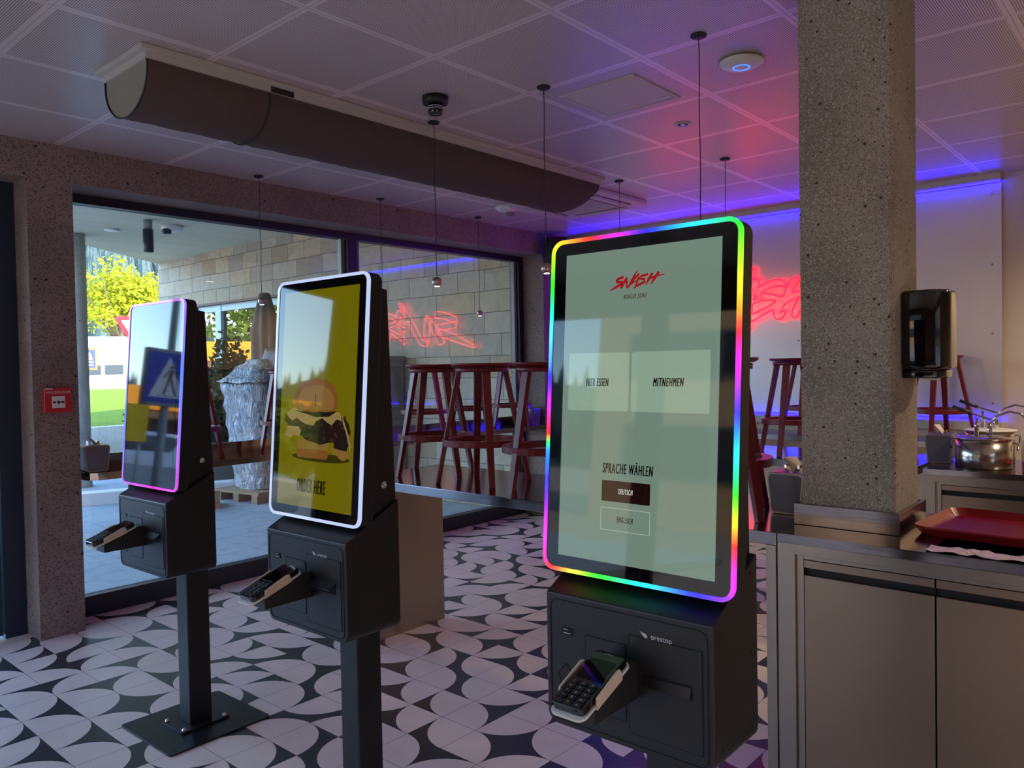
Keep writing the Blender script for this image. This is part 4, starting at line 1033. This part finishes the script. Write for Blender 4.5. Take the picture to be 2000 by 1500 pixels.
# pump pots
def pump_pot(x, y, r, h, rz, label, lidmat):
    t = empty('pump_pot', (x, y, TZ + .0006), rz, label, 'pump pot', 'steel sauce pots with pumps')
    MB().lathe([(0, 0), (r - .004, 0), (r, .004), (r, h), (r - .003, h), (r - .003, .01), (0, .01)], 48, cap=False).build('pot', 'pot_steel', t)
    for s_ in (-1, 1):
        MB().tube([(.0, s_ * (r + .001), h * .86), (.012, s_ * (r + .022), h * .84), (.014, s_ * (r + .026), h * .72), (.004, s_ * (r + .018), h * .62), (-.01, s_ * (r + .02), h * .72), (-.012, s_ * (r + .018), h * .84), (-.004, s_ * (r + .001), h * .86)], .004, 8).build('pot_handle', 'chrome', t)
    lid = MB().lathe([(0, h + .014), (r * .55, h + .013), (r + .010, h + .004), (r + .012, h + .001), (r - .002, h + .0005), (0, h + .0005)], 48, cap=False).build('lid', lidmat, t)
    MB().lathe([(.011, h + .0), (.011, h + .05), (.014, h + .052), (.014, h + .075), (.007, h + .078), (.007, h + .105), (0, h + .105)], 20, 0, Matrix.Translation((.03, .035, 0))).build('pump_column', 'chrome', t)
    MB().lathe([(.013, h), (.013, h + .06), (.010, h + .064), (.010, h + .085), (0, h + .085)], 20, 0, Matrix.Translation((-.02, -.03, 0))).build('pump_column', 'chrome', t)
    MB().tube([(-.02, -.03, h + .08), (-.02, -.07, h + .125), (-.02, -.12, h + .145), (-.02, -.17, h + .135), (-.02, -.20, h + .10)], .006, 10).build('spout', 'chrome', t)
    lv = MB(); lv.add([(.022, -.05, h + .085), (.022, .06, h + .125), (.022, .06, h + .133), (.022, -.05, h + .098), (.040, -.05, h + .085), (.040, .06, h + .125), (.040, .06, h + .133), (.040, -.05, h + .098)],
                      [(0, 1, 2, 3), (7, 6, 5, 4), (0, 4, 5, 1), (1, 5, 6, 2), (2, 6, 7, 3), (3, 7, 4, 0)])
    le = lv.build('lever', 'chrome', t, .001)
    MB().tube([(.031, .055, h + .127), (.031, .10, h + .145), (.031, .15, h + .165)], [.009, .010, .009], 10).build('grip', 'rubber_black', le)
    return t
pump_pot(4.82, .870, .134, .155, R(4), 'steel sauce pot with pump lever and curved spout, nearer of the two', 'chrome')
pump_pot(5.10, .890, .122, .175, R(8), 'sauce pot with clear lid and pump, partly hidden behind the nearer pot', 'white_plastic')
t = empty('squeeze_bottle', (5.16, .715, TZ + .0006), 0, 'white squeeze bottle right of the pump pots', 'bottle')
MB().lathe([(0, 0), (.030, 0), (.032, .006), (.032, .11), (.024, .125), (0, .125)], 24).build('bottle', 'white_plastic', t)
MB().lathe([(.020, .1255), (.020, .138), (.006, .146), (.003, .185), (0, .185)], 18).build('nozzle', 'white_plastic', t)
t = empty('squeeze_bottle', (5.16, .635, TZ + .0006), 0, 'second white squeeze bottle at the edge of the photo beside the pots', 'bottle')
MB().lathe([(0, 0), (.030, 0), (.032, .006), (.032, .10), (.024, .115), (0, .115)], 24).build('bottle', 'white_plastic', t)
MB().lathe([(.020, .1155), (.020, .128), (.006, .136), (.003, .17), (0, .17)], 18).build('nozzle', 'white_plastic', t)
t = empty('basket', (4.84, .565, TZ + .0006), 0, 'red plastic lattice basket on the rear cabinet beside the pots', 'basket')
b = MB(); o1 = rr(.17, .24, .04, 5)
for z in (.002, .018, .034): b.ring(o1, rr(.164, .234, .037, 5), z, z + .007)
for k in range(0, 24): 
    i = int(k * len(o1) / 24); b.box((o1[i][0] - .003, o1[i][1] - .003, .002), (o1[i][0] + .003, o1[i][1] + .003, .04))
b.prism(rr(.16, .23, .035, 5), .001, .003)
b.build('lattice', 'basket_red', t)

# ------------------------------------------------------------------ outside: terrace, canopy, stone wall
struct(bx('trim_5', (-9, 5.4, -.12), (6.2, 15.6, -.02), 'terrace_paving'))
cp = MB().prism([(-1.5, 5.42), (20, 5.42), (20, 20), (12.3, 18.4), (4.5, 12.25), (-1.5, 7.5)], 3.40, 3.8)  # right part extended out of view to keep sun off the garden wall
struct(cp.build('trim_6', 'canopy_boards'))
SX = 6.2
sw_ = MB()
wy0, wy1, wz1 = 9.65, 12.35, 2.56
sw_.box((SX + .42, 5.42, -.05), (19, 13.5, 3.4)).box((SX, 5.42, -.05), (SX + .4, wy0, 3.4)).box((SX, wy1, -.05), (SX + .4, 13.55, 3.4)).box((SX, wy0, wz1), (SX + .4, wy1, 3.4))  # first box is an unseen block added to stop sun from the right
struct(sw_.build('wall_outside', 'stone_blocks'))
fr_ = MB()
fr_.box((SX + .06, wy0, -.02), (SX + .14, wy0 + .07, wz1)).box((SX + .06, wy1 - .07, -.02), (SX + .14, wy1, wz1)).box((SX + .06, wy0, wz1 - .10), (SX + .14, wy1, wz1)).box((SX + .06, wy0, -.02), (SX + .14, wy1, .10)).box((SX + .05, 11.55, .0), (SX + .14, 11.72, wz1))
win = struct(fr_.build('window_10', 'pale_frame'))
struct(MB().box((SX + .10, wy0 + .07, .10), (SX + .11, wy1 - .07, wz1 - .10)).build('window_11', 'mirror_glass', win))
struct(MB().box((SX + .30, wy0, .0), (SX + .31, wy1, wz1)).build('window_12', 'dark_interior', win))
struct(bx('trim_7', (SX - .015, wy0 - .05, wz1), (SX + .05, wy1 + .05, wz1 + .035), 'sill_brown'))
t = MB().lathe([(.15, -.02), (.15, 3.4)], 32).build('round_column', 'outdoor_concrete', loc=(4.08, 11.42, 0))
tag(t, 'round grey concrete column carrying the terrace roof outside', 'column')
t = MB().box((-12, 15.6, -.3), (14, 15.85, .50)).build('garden_wall', 'outdoor_concrete'); tag(t, 'low grey concrete wall between terrace and lawn outside', 'wall')
t = empty('outdoor_spotlight', (4.35, 9.75, 3.4), 0, 'dark cylindrical spotlight under the terrace roof', 'lamp')
MB().lathe([(0, -.40), (.055, -.40), (.06, -.39), (.06, -.12), (0, -.12)], 24).build('barrel', 'frame_dark', t)
MB().lathe([(.05, -.12), (.05, -.0005)], 20).build('mount', 'grey_box', t)
t = empty('outdoor_camera', (4.75, 9.95, 3.4), 0, 'white round camera dome under the terrace roof by the stone wall', 'camera')
MB().lathe([(.13, -.0005), (.13, -.04), (.09, -.07), (0, -.075)], 28).build('dome_base', 'white_plastic', t)
MB().tube([(-.14, -.05, -.09), (-.05, -.05, -.085)], .035, 12).build('lens_tube', 'frame_dark', t)
t = MB().lathe([(.09, -.0005), (.09, -.02), (.06, -.025), (0, -.025)], 24).build('downlight', 'white_plastic', loc=(4.3, 10.7, 3.4)); tag(t, 'flat white round downlight in the terrace roof near its edge', 'lamp')
# closed parasols
def parasol(x, y, ht, label):
    t = empty('parasol', (x, y, -.02), 0, label, 'parasol', 'closed terrace parasols')
    MB().tube([(0, 0, .08), (0, 0, ht)], .022, 10).build('pole', 'umbrella_rib', t)
    MB().lathe([(0, 0), (.26, 0), (.26, .05), (.05, .08), (0, .08)], 28).build('foot', 'outdoor_concrete', t)
    n = 48; b = MB(); v = []; fs = []
    prof = [(.055, ht), (.075, ht - .02), (.13, ht - .28), (.185, ht - .56), (.165, ht - .57), (.17, ht - .9), (.18, ht - 1.25), (.15, ht - 1.5)]
    for r_, z in prof:
        for k in range(n):
            a = 2 * PI * k / n; m_ = 1 + .16 * math.cos(8 * a) * min(1, (ht - z) * 2.5); v.append((r_ * m_ * math.cos(a), r_ * m_ * math.sin(a), z))
    for i in range(len(prof) - 1):
        for k in range(n): j = (k + 1) % n; fs.append((i * n + k, i * n + j, (i + 1) * n + j, (i + 1) * n + k))
    fs.append(tuple(range(n)))
    b.add(v, fs, 0, True).build('canopy', 'umbrella_grey', t)
    for k in range(2):
        a = R(250 + 40 * k); MB().tube([(.2 * math.cos(a), .2 * math.sin(a), ht - .57), (.19 * math.cos(a), .19 * math.sin(a), ht - 1.4)], .006, 6).build('rib', 'umbrella_rib', t)
parasol(5.66, 9.30, 2.56, 'closed dark grey parasol standing beyond the wrapped pallet, left one')
parasol(5.86, 8.70, 2.50, 'closed dark parasol cut off by the left edge of the middle kiosk')
# wrapped pallet
t = empty('wrapped_pallet', (5.14, 8.55, -.02), R(8), 'tall pallet load wrapped in crinkled clear plastic film on the terrace', 'pallet')
p_ = MB()
for k in range(3): p_.box((-.42, -.38 + k * .33, 0), (.42, -.28 + k * .33, .10))
p_.box((-.42, -.40, .10), (.42, .40, .13)).build('pallet_base', 'cardboard', t)
def lump(zs, seed, nseg=40):
    rnd = random.Random(seed); v = []; fs = []
    for z, a, b_ in zs:
        for k in range(nseg):
            th = 2 * PI * k / nseg; c, s_ = math.cos(th), math.sin(th)
            e = 5.0; q_ = (abs(c) ** e + abs(s_) ** e) ** (-1 / e)
            m_ = 1 + rnd.uniform(-.028, .028)
            v.append((a * c * q_ * m_, b_ * s_ * q_ * m_, z + rnd.uniform(-.012, .012)))
    L_ = len(zs)
    for i in range(L_ - 1):
        for k in range(nseg): j = (k + 1) % nseg; fs.append((i * nseg + k, i * nseg + j, (i + 1) * nseg + j, (i + 1) * nseg + k))
    fs.append(tuple(range((L_ - 1) * nseg, L_ * nseg)))
    return v, fs
zs = [(.13 + i * .07, .27 + .0065 * i + .012 * math.sin(i * 1.9), .27 + .006 * i) for i in range(19)]
v, fs = lump(zs, 3); MB().add(v, fs, 0, True).build('film_wrap', 'plastic_wrap', t)
zs = [(1.40 + i * .045, .43 - .05 * i + .03 * math.sin(i * 2.2), .41 - .045 * i) for i in range(7)]
v, fs = lump(zs, 5); MB().add(v, fs, 0, True).build('top_cover', 'plastic_wrap', t)
zs = [(1.44 + i * .06, .20 - .012 * i, .26 - .02 * i) for i in range(7)]
v, fs = lump(zs, 9); MB().add([(x + .12, y - .18, z) for x, y, z in v], fs, 0, True).build('dark_bundle', 'board_dark', t)
t = MB().box((-.5, -.2, 0), (.5, .2, .12)).box((-.5, -.2, .12), (.5, -.17, .2)).build('flat_carton', 'cardboard', loc=(4.02, 8.62, -.02)); t.rotation_euler = (0, 0, R(-25)); tag(t, 'flat brown carton lying on the paving before the wrapped pallet', 'carton')
t = MB().box((-.9, -.12, 0), (.9, .12, .14)).build('kerb_block', 'building_white', loc=(4.35, 9.55, -.02)); t.rotation_euler = (0, 0, R(-20)); tag(t, 'long pale kerb block lying on the terrace under the hedge', 'block')
t = empty('planter_box', (5.96, 7.35, -.02), 0, 'grey terrace planter box with two wooden stakes by the stone wall', 'planter')
MB().box((-.19, -.24, 0), (.19, .24, 1.62)).box((-.205, -.255, 1.62), (.205, .255, 1.68)).build('box', 'grey_box', t, .01)
MB().tube([(-.05, .03, 1.68), (-.03, .04, 1.98)], [.03, .022], 10).build('stake', 'wood_stake', t)
MB().tube([(-.05, -.12, 1.68), (-.04, -.12, 1.84)], [.026, .02], 10).build('stake', 'wood_stake', t)
# plants
def leaves(n, cen, rad, size, seed, hollow=.45):
    rnd = random.Random(seed); b = MB()
    cl = [Vector((rnd.gauss(0, 1), rnd.gauss(0, 1), rnd.gauss(0, 1))).normalized() * rnd.uniform(.25, .85) for _ in range(26)]
    for i in range(n):
        c = rnd.choice(cl); d = Vector((rnd.gauss(0, 1), rnd.gauss(0, 1), rnd.gauss(0, 1))).normalized() * (rnd.uniform(0, 1) ** .45) * .42
        p = c + d
        p = Vector((cen[0] + p.x * rad[0], cen[1] + p.y * rad[1], cen[2] + p.z * rad[2]))
        x = Vector((rnd.gauss(0, 1), rnd.gauss(0, 1), rnd.gauss(0, .7))).normalized(); y = x.orthogonal().normalized(); y.rotate(Matrix.Rotation(rnd.uniform(0, 6.28), 3, x))
        s_ = size * rnd.uniform(.6, 1.3)
        b.add([p - x * s_, p + y * s_ * .5, p + x * s_, p - y * s_ * .5], [(0, 1, 2, 3)])
    return b
def tree(loc, hc, rad, n, size, m_, label, seed, tr_=.25, grp=None):
    t = empty('tree', loc, 0, label, 'tree', grp)
    MB().tube([(0, 0, -.2), (.1 * tr_, 0, hc * .5), (0, .1 * tr_, hc)], [tr_, tr_ * .8, tr_ * .4], 10).build('trunk', 'bark', t)
    br = MB(); rnd = random.Random(seed)
    for k in range(7):
        a = rnd.uniform(0, 6.28); br.tube([(0, 0, hc * .55), (rad[0] * .45 * math.cos(a), rad[1] * .45 * math.sin(a), hc * .9), (rad[0] * .75 * math.cos(a), rad[1] * .75 * math.sin(a), hc + rad[2] * rnd.uniform(-.1, .6))], [tr_ * .4, tr_ * .25, tr_ * .08], 6)
    br.build('branch', 'bark', t)
    leaves(n, (0, 0, hc), rad, size, seed).build('foliage', m_, t)
    return t
tree((22.9, 56.0, 0), 6.4, (3.6, 3.6, 3.0), 7000, .17, 'leaf_yellow', 'sunlit yellow-green tree behind the white building outside the window', 11, .3)
for i, (x, y, h_, r_, lab) in enumerate(((5.36, 9.88, 1.0, .42, 'dark leafy hedge shrub before the terrace window, beside the pallet'), (5.20, 11.05, .95, .42, 'dark leafy hedge shrub behind the back of the leftmost kiosk'))):
    t = empty('hedge_shrub', (x, y, -.02), 0, lab, 'shrub', 'dark terrace shrubs')
    st = MB(); rnd = random.Random(i + 40)
    for k in range(9): a = rnd.uniform(0, 6.28); st.tube([(.05 * math.cos(a), .05 * math.sin(a), .25), (.3 * math.cos(a), .3 * math.sin(a), 1.0), (.4 * math.cos(a), .4 * math.sin(a), 1.6)], [.012, .009, .004], 6)
    st.build('stem', 'bark', t)
    MB().box((-.4, -.25, 0), (.4, .25, .36)).build('pot', 'grey_box', t, .01)
    leaves(5200, (0, 0, 1.02), (r_ * 1.25, r_ * 1.25, .90), .052, 60 + i).build('foliage', 'leaf_dark', t)
t = empty('low_shrub', (4.9, 14.9, -.02), 0, 'low spiky shrub before the garden wall, left of the leftmost kiosk', 'shrub')
leaves(500, (0, 0, .5), (.5, .5, .5), .08, 77).build('foliage', 'leaf_green', t)
MB().tube([(0, 0, 0), (0, 0, .5)], .03, 6).build('stem', 'bark', t)
# lawn, ground, far buildings
struct(MB().add([(-400, -400, -.14), (400, -400, -.14), (400, 600, -.14), (-400, 600, -.14)], [(0, 1, 2, 3)]).build('ground', 'asphalt'))
gl = MB().add([(2.5, 15.9, .46), (40, 15.9, .46), (50, 33, .75), (5, 41, .75), (2.5, 15.9, -.1), (40, 15.9, -.1), (50, 33, -.1), (5, 41, -.1)], [(0, 1, 2, 3), (0, 4, 5, 1), (1, 5, 6, 2), (2, 6, 7, 3), (3, 7, 4, 0)])
t = gl.build('lawn', 'grass'); tag(t, 'bright sunlit strip of lawn beyond the low concrete wall', 'lawn', kind='stuff')
def building(loc, rz, w_, d_, h_, label, wins, roof='building_white', wm='building_white'):
    t = empty('building', loc, rz, label, 'building')
    MB().box((-w_ / 2, 0, 0), (w_ / 2, d_, h_)).build('wall', wm, t)
    MB().box((-w_ / 2 - .3, -.3, h_), (w_ / 2 + .3, d_ + .3, h_ + .25)).build('roof', roof, t)
    for x0, x1, z0, z1, k in wins:
        for i in range(k):
            a = x0 + (x1 - x0) * i / k; b_ = x0 + (x1 - x0) * (i + 1) / k
            f_ = MB().box((a, -.06, z0), (b_ - .05, .0, z1)).build('window', 'grey_box', t)
            MB().box((a + .08, -.08, z0 + .08), (b_ - .13, -.061, z1 - .08)).build('pane', 'pane_dark', f_)
    return t
building((19.0, 47.2, .6), R(-21), 30, 9, 2.75, 'long low white building with a band of windows across the lawn', [(-1.8, 6.2, .75, 1.45, 7)])
building((27.5, 74, .8), R(-21), 30, 12, 3.4, 'white building with a pale roof behind the low white building', [(-11, -4, 1.4, 2.6, 4)], 'rail_white')
# advertising sign and road signs
def ray_pt(u, v, d):   # a point at depth d along a viewing direction (used once, for real distances)
    p = r0 * ((u - 1000) / 1529.186) + r1 * ((v - 750) / 1529.186) + r2
    return Vector((0, 0, H)) + p * d
c = ray_pt(168, 701, 40)
t = empty('shop_sign', (c.x, c.y, .75), R(-21), 'square shop sign with orange border and blue field by the white building', 'sign')
zc = c.z - .75
MB().box((-.5, 0, zc - .56), (.5, .12, zc + .56)).build('sign_case', 'sign_orange', t)
fcx = MB().box((-.42, -.02, zc - .46), (.42, -.001, zc + .46)).build('sign_face', 'sign_blue', t)
em = MB()
Fs = frame((0, -.03, zc), (1, 0, 0), (0, 0, 1), (0, -1, 0))
for k in range(3): em.flat([(-.26 + k * .05, -.05), (-.20 + k * .05, -.05), (.02 + k * .05, .36), (-.04 + k * .05, .36)], .001 * k, 0, Fs)
em.flat([(.02, -.05), (.3, -.05), (.2, .30), (.1, .33)], .004, 0, Fs); em.flat([(-.3, -.2), (.32, -.2), (.32, -.12), (-.3, -.12)], .004, 0, Fs); em.flat([(-.3, -.36), (.32, -.36), (.32, -.28), (-.3, -.28)], .004, 0, Fs)
em.build('sign_emblem', 'sign_white', fcx)
MB().box((-.06, .02, 0), (.06, .10, zc - .561)).build('post', 'grey_box', t)
c = ray_pt(264, 640, 18)
t = empty('give_way_sign', (c.x, c.y, .50), R(-21), 'red and white give way triangle partly behind the leftmost kiosk', 'road sign')
zc = c.z - .50; Fs = frame((0, 0, zc), (1, 0, 0), (0, 0, 1), (0, -1, 0))
def tri(s_, r_=.06):
    h_ = s_ * .866; P_ = []
    for cx, cy, a0 in ((s_ / 2, h_ / 3, -30), (-s_ / 2, h_ / 3, 90), (0, -2 * h_ / 3, 210)):
        d = Vector((cx, cy)); dl_ = d.length; k = (dl_ - 2 * r_) / dl_
        for i in range(5): a = R(a0 + 120 * i / 4); P_.append((cx * k + r_ * math.cos(a), cy * k + r_ * math.sin(a)))
    return P_
MB().prism(tri(.90), 0, .012, 0, Fs).build('sign_plate', 'sign_red', t); MB().prism(tri(.58, .02), .0121, .014, 0, Fs).build('sign_field', 'sign_white', t)
MB().tube([(0, .03, 0), (0, .03, zc + .3)], .03, 10).build('post', 'sign_grey', t)
# pedestrian crossing sign on the street to the left (mirrored in the kiosk screens)
t = empty('crossing_sign', (-1.585, 8.92, -.14), R(4), 'blue pedestrian crossing sign on a pole, mirrored in the leftmost kiosk', 'road sign')
zc = 2.03 
MB().prism([(x, y) for x, y in rr(.60, .14, .065, 8)], zc - .33, zc + .33).build('lamp_case', 'sign_grey', t, .01)
for s_ in (-1, 1):
    Fs = frame((0, s_ * .071, zc), (-s_, 0, 0), (0, 0, 1), (0, s_, 0))
    pl = MB().prism(rr(.50, .58, .02, 3, .03, 0), 0, .004, 0, Fs).build('sign_plate', 'sign_blue', t)
    MB().flat([(-.18, -.23), (.235, -.23), (.03, .25)], .0045, 0, Fs).build('sign_field', 'sign_white', pl)
    fg = MB()
    fg.flat([(.022 * math.cos(2 * PI * i / 14), .125 + .024 * math.sin(2 * PI * i / 14)) for i in range(14)], .005, 0, Fs)
    for P_ in ([(-.028, .095), (.022, .098), (.03, .0), (-.02, -.01)], [(-.02, -.01), (.012, 0), (-.02, -.10), (-.06, -.20), (-.09, -.20), (-.05, -.10)], [(.0, 0), (.03, 0), (.05, -.09), (.085, -.19), (.055, -.20), (.02, -.09)], [(-.026, .09), (-.04, .09), (-.085, .01), (-.07, .0)], [(.02, .09), (.035, .085), (.075, .03), (.09, .0), (.075, -.005), (.055, .02)]): fg.flat(P_, .005, 0, Fs)
    for k in range(4): fg.flat([(-.15 + k * .08, -.215), (-.10 + k * .08, -.215), (-.10 + k * .08, -.205), (-.15 + k * .08, -.205)], .005, 0, Fs)
    fg.build('walking_figure', 'tree_figure', pl)
MB().tube([(0, 0, 0), (0, 0, zc - .33)], .05, 14).build('pole', 'sign_grey', t)
MB().tube([(0, 0, zc + .33), (.02, 0, 3.6), (.18, 0, 6.0)], [.045, .04, .03], 12).build('lamp_mast', 'sign_grey', t)
t = empty('filling_station', (-11.5, 25.5, -.14), R(26), 'low building with a wide orange roof edge, mirrored in the leftmost kiosk', 'building')
MB().box((-11, -2.5, 2.05), (11, 6, 2.75)).build('fascia', 'orange_fascia', t)
MB().box((-10, 1, 0), (10, 6, 2.05)).build('wall', 'building_white', t)
for k in range(6): MB().box((-9.3 + k * 3.1, .93, .35), (-6.7 + k * 3.1, .999, 1.8)).build('window', 'pane_dark', t)
for k in range(4): MB().tube([(-9 + k * 6, -2.2, 0), (-9 + k * 6, -2.2, 2.05)], .09, 10).build('post', 'building_white', t)
t = empty('notice_board', (-1.95, 10.6, -.14), R(26), 'yellow notice board on posts by the street, mirrored in the leftmost kiosk', 'sign')
MB().box((-.28, -.02, 1.25), (.28, .02, 1.75)).build('board', 'yellow_board', t)
MB().tube([(-.2, .03, 0), (-.2, .03, 1.7)], .02, 8).build('post', 'sign_grey', t); MB().tube([(.2, .03, 0), (.2, .03, 1.7)], .02, 8).build('post', 'sign_grey', t)
for i, (x, y, h_, r_, lab) in enumerate(((-7.2, 14.6, 1.5, .95, 'bushy green tree by the street behind the photographer'), (-9.5, 38, 4.4, 3.4, 'green tree beyond the orange roofed building'), (-24.5, 17, 3.0, 2.0, 'small green tree at the left end of the orange roofed building'))):
    tree((x, y, -.14), h_, (r_, r_, r_ * .9), 1600, .22, 'leaf_green', lab, 90 + i, .16)
building((-15, 2, -.14), R(90), 20, 8, 6.0, 'long warm coloured building added across the street to bounce warm light', [(-9, 9, 1.2, 2.6, 7), (-9, 9, 3.8, 5.0, 7)], 'roof_tile', 'warm_render')  # added out of view as a warm reflector for the left windows
building((-2, -13, -.14), 0, 44, .1, 5.6, 'long brown building added unseen behind the camera to block low sky', [(-12, 14, 1.0, 2.4, 9)], 'roof_tile', 'tan_wall').rotation_euler.z = PI  # thin unseen block, added to hide low sky from the south window
def car(loc, rz, label):
    t = empty('car', loc, rz, label, 'car')
    side = [(-2.0, .32), (-2.05, .62), (-1.95, .82), (-1.05, .92), (-.45, 1.36), (.75, 1.42), (1.55, 1.02), (2.0, .95), (2.06, .6), (2.0, .32)]
    b = MB(); ws = [.80, .84, .86, .84, .66, .66, .80, .82, .84, .80]
    v = [(x, -w_, z) for (x, z), w_ in zip(side, ws)] + [(x, w_, z) for (x, z), w_ in zip(side, ws)]; n = len(side)
    b.add(v, [tuple(range(n)), tuple(range(2 * n - 1, n - 1, -1))] + [(i, i + n, (i + 1) % n + n, (i + 1) % n) for i in range(n)], 0, False)
    b.build('body', 'car_paint', t, .06, 3)
    g = MB()
    for s_ in (-1, 1):
        q = [(-.85, .80, .96), (-.38, .665, 1.32), (.68, .665, 1.36), (1.25, .77, 1.04)]
        g.add([(x, s_ * (y + .015), z) for x, y, z in q] + [(x, s_ * (y - .01), z) for x, y, z in q], [(0, 1, 2, 3), (7, 6, 5, 4)])
    g.build('side_window', 'pane_dark', t)
    w2 = MB(); w2.add([(-1.0, -.74, .95), (-1.0, .74, .95), (-.50, .60, 1.345), (-.50, -.60, 1.345)], [(0, 1, 2, 3)]); 
    w2.v = [(x - .02, y, z + .02) for x, y, z in w2.v]; w2.build('windscreen', 'pane_dark', t)
    for x in (-1.3, 1.3):
        for s_ in (-1, 1):
            MB().lathe([(0, -.1), (.26, -.1), (.31, -.07), (.31, .07), (.26, .1), (0, .1)], 24, 0, frame((x, s_ * .76, .31), (1, 0, 0), (0, 0, 1), (0, -1, 0))).build('wheel', 'rubber_black', t)
    return t
car((-3.0, 11.9, -.14), R(28), 'pale silver car parked by the street, mirrored low in the leftmost kiosk')
# hills with forest
def hillz(az, t_): # az degrees, t_ 0..1 from foot to crest
    def sm(a, b, x): x = max(0, min(1, (x - a) / (b - a))); return x * x * (3 - 2 * x)
    h_ = .36 * (1 - sm(84, 108, az)) + .035 + .06 * sm(118, 130, az)
    h_ *= 1 + .12 * math.sin(az * .31) + .06 * math.sin(az * .93 + 1)
    return h_ * (180 + 340 * t_) * (t_ ** .8) * 1.0
b = MB(); NA, NR = 90, 10; v = []; fs = []
for i in range(NA + 1):
    az = 10 + 190 * i / NA
    for j in range(NR + 1):
        t_ = j / NR; r_ = 180 + 340 * t_
        v.append((r_ * math.cos(R(az)), r_ * math.sin(R(az)), hillz(az, t_) - .5))
for i in range(NA):
    for j in range(NR): a = i * (NR + 1) + j; fs.append((a, a + NR + 1, a + NR + 2, a + 1))
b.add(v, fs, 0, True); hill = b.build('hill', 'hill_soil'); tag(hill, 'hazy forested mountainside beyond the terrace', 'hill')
b = MB(); rnd = random.Random(5)
for i in range(5200):
    az = rnd.uniform(56, 82) if i < 3600 else rnd.uniform(20, 150); t_ = rnd.uniform(0, 1) ** .9; r_ = 180 + 340 * t_
    x, y, z = r_ * math.cos(R(az)), r_ * math.sin(R(az)), hillz(az, t_) - .5
    hh = rnd.uniform(9, 17); w_ = hh * .19
    b.add([(x + w_ * math.cos(k * PI / 3), y + w_ * math.sin(k * PI / 3), z) for k in range(6)] + [(x, y, z + hh)], [(k, (k + 1) % 6, 6) for k in range(6)])
f_ = b.build('forest', 'conifer', hill); tag(f_, 'dense conifers with blue-green haze in their colour', kind='stuff')
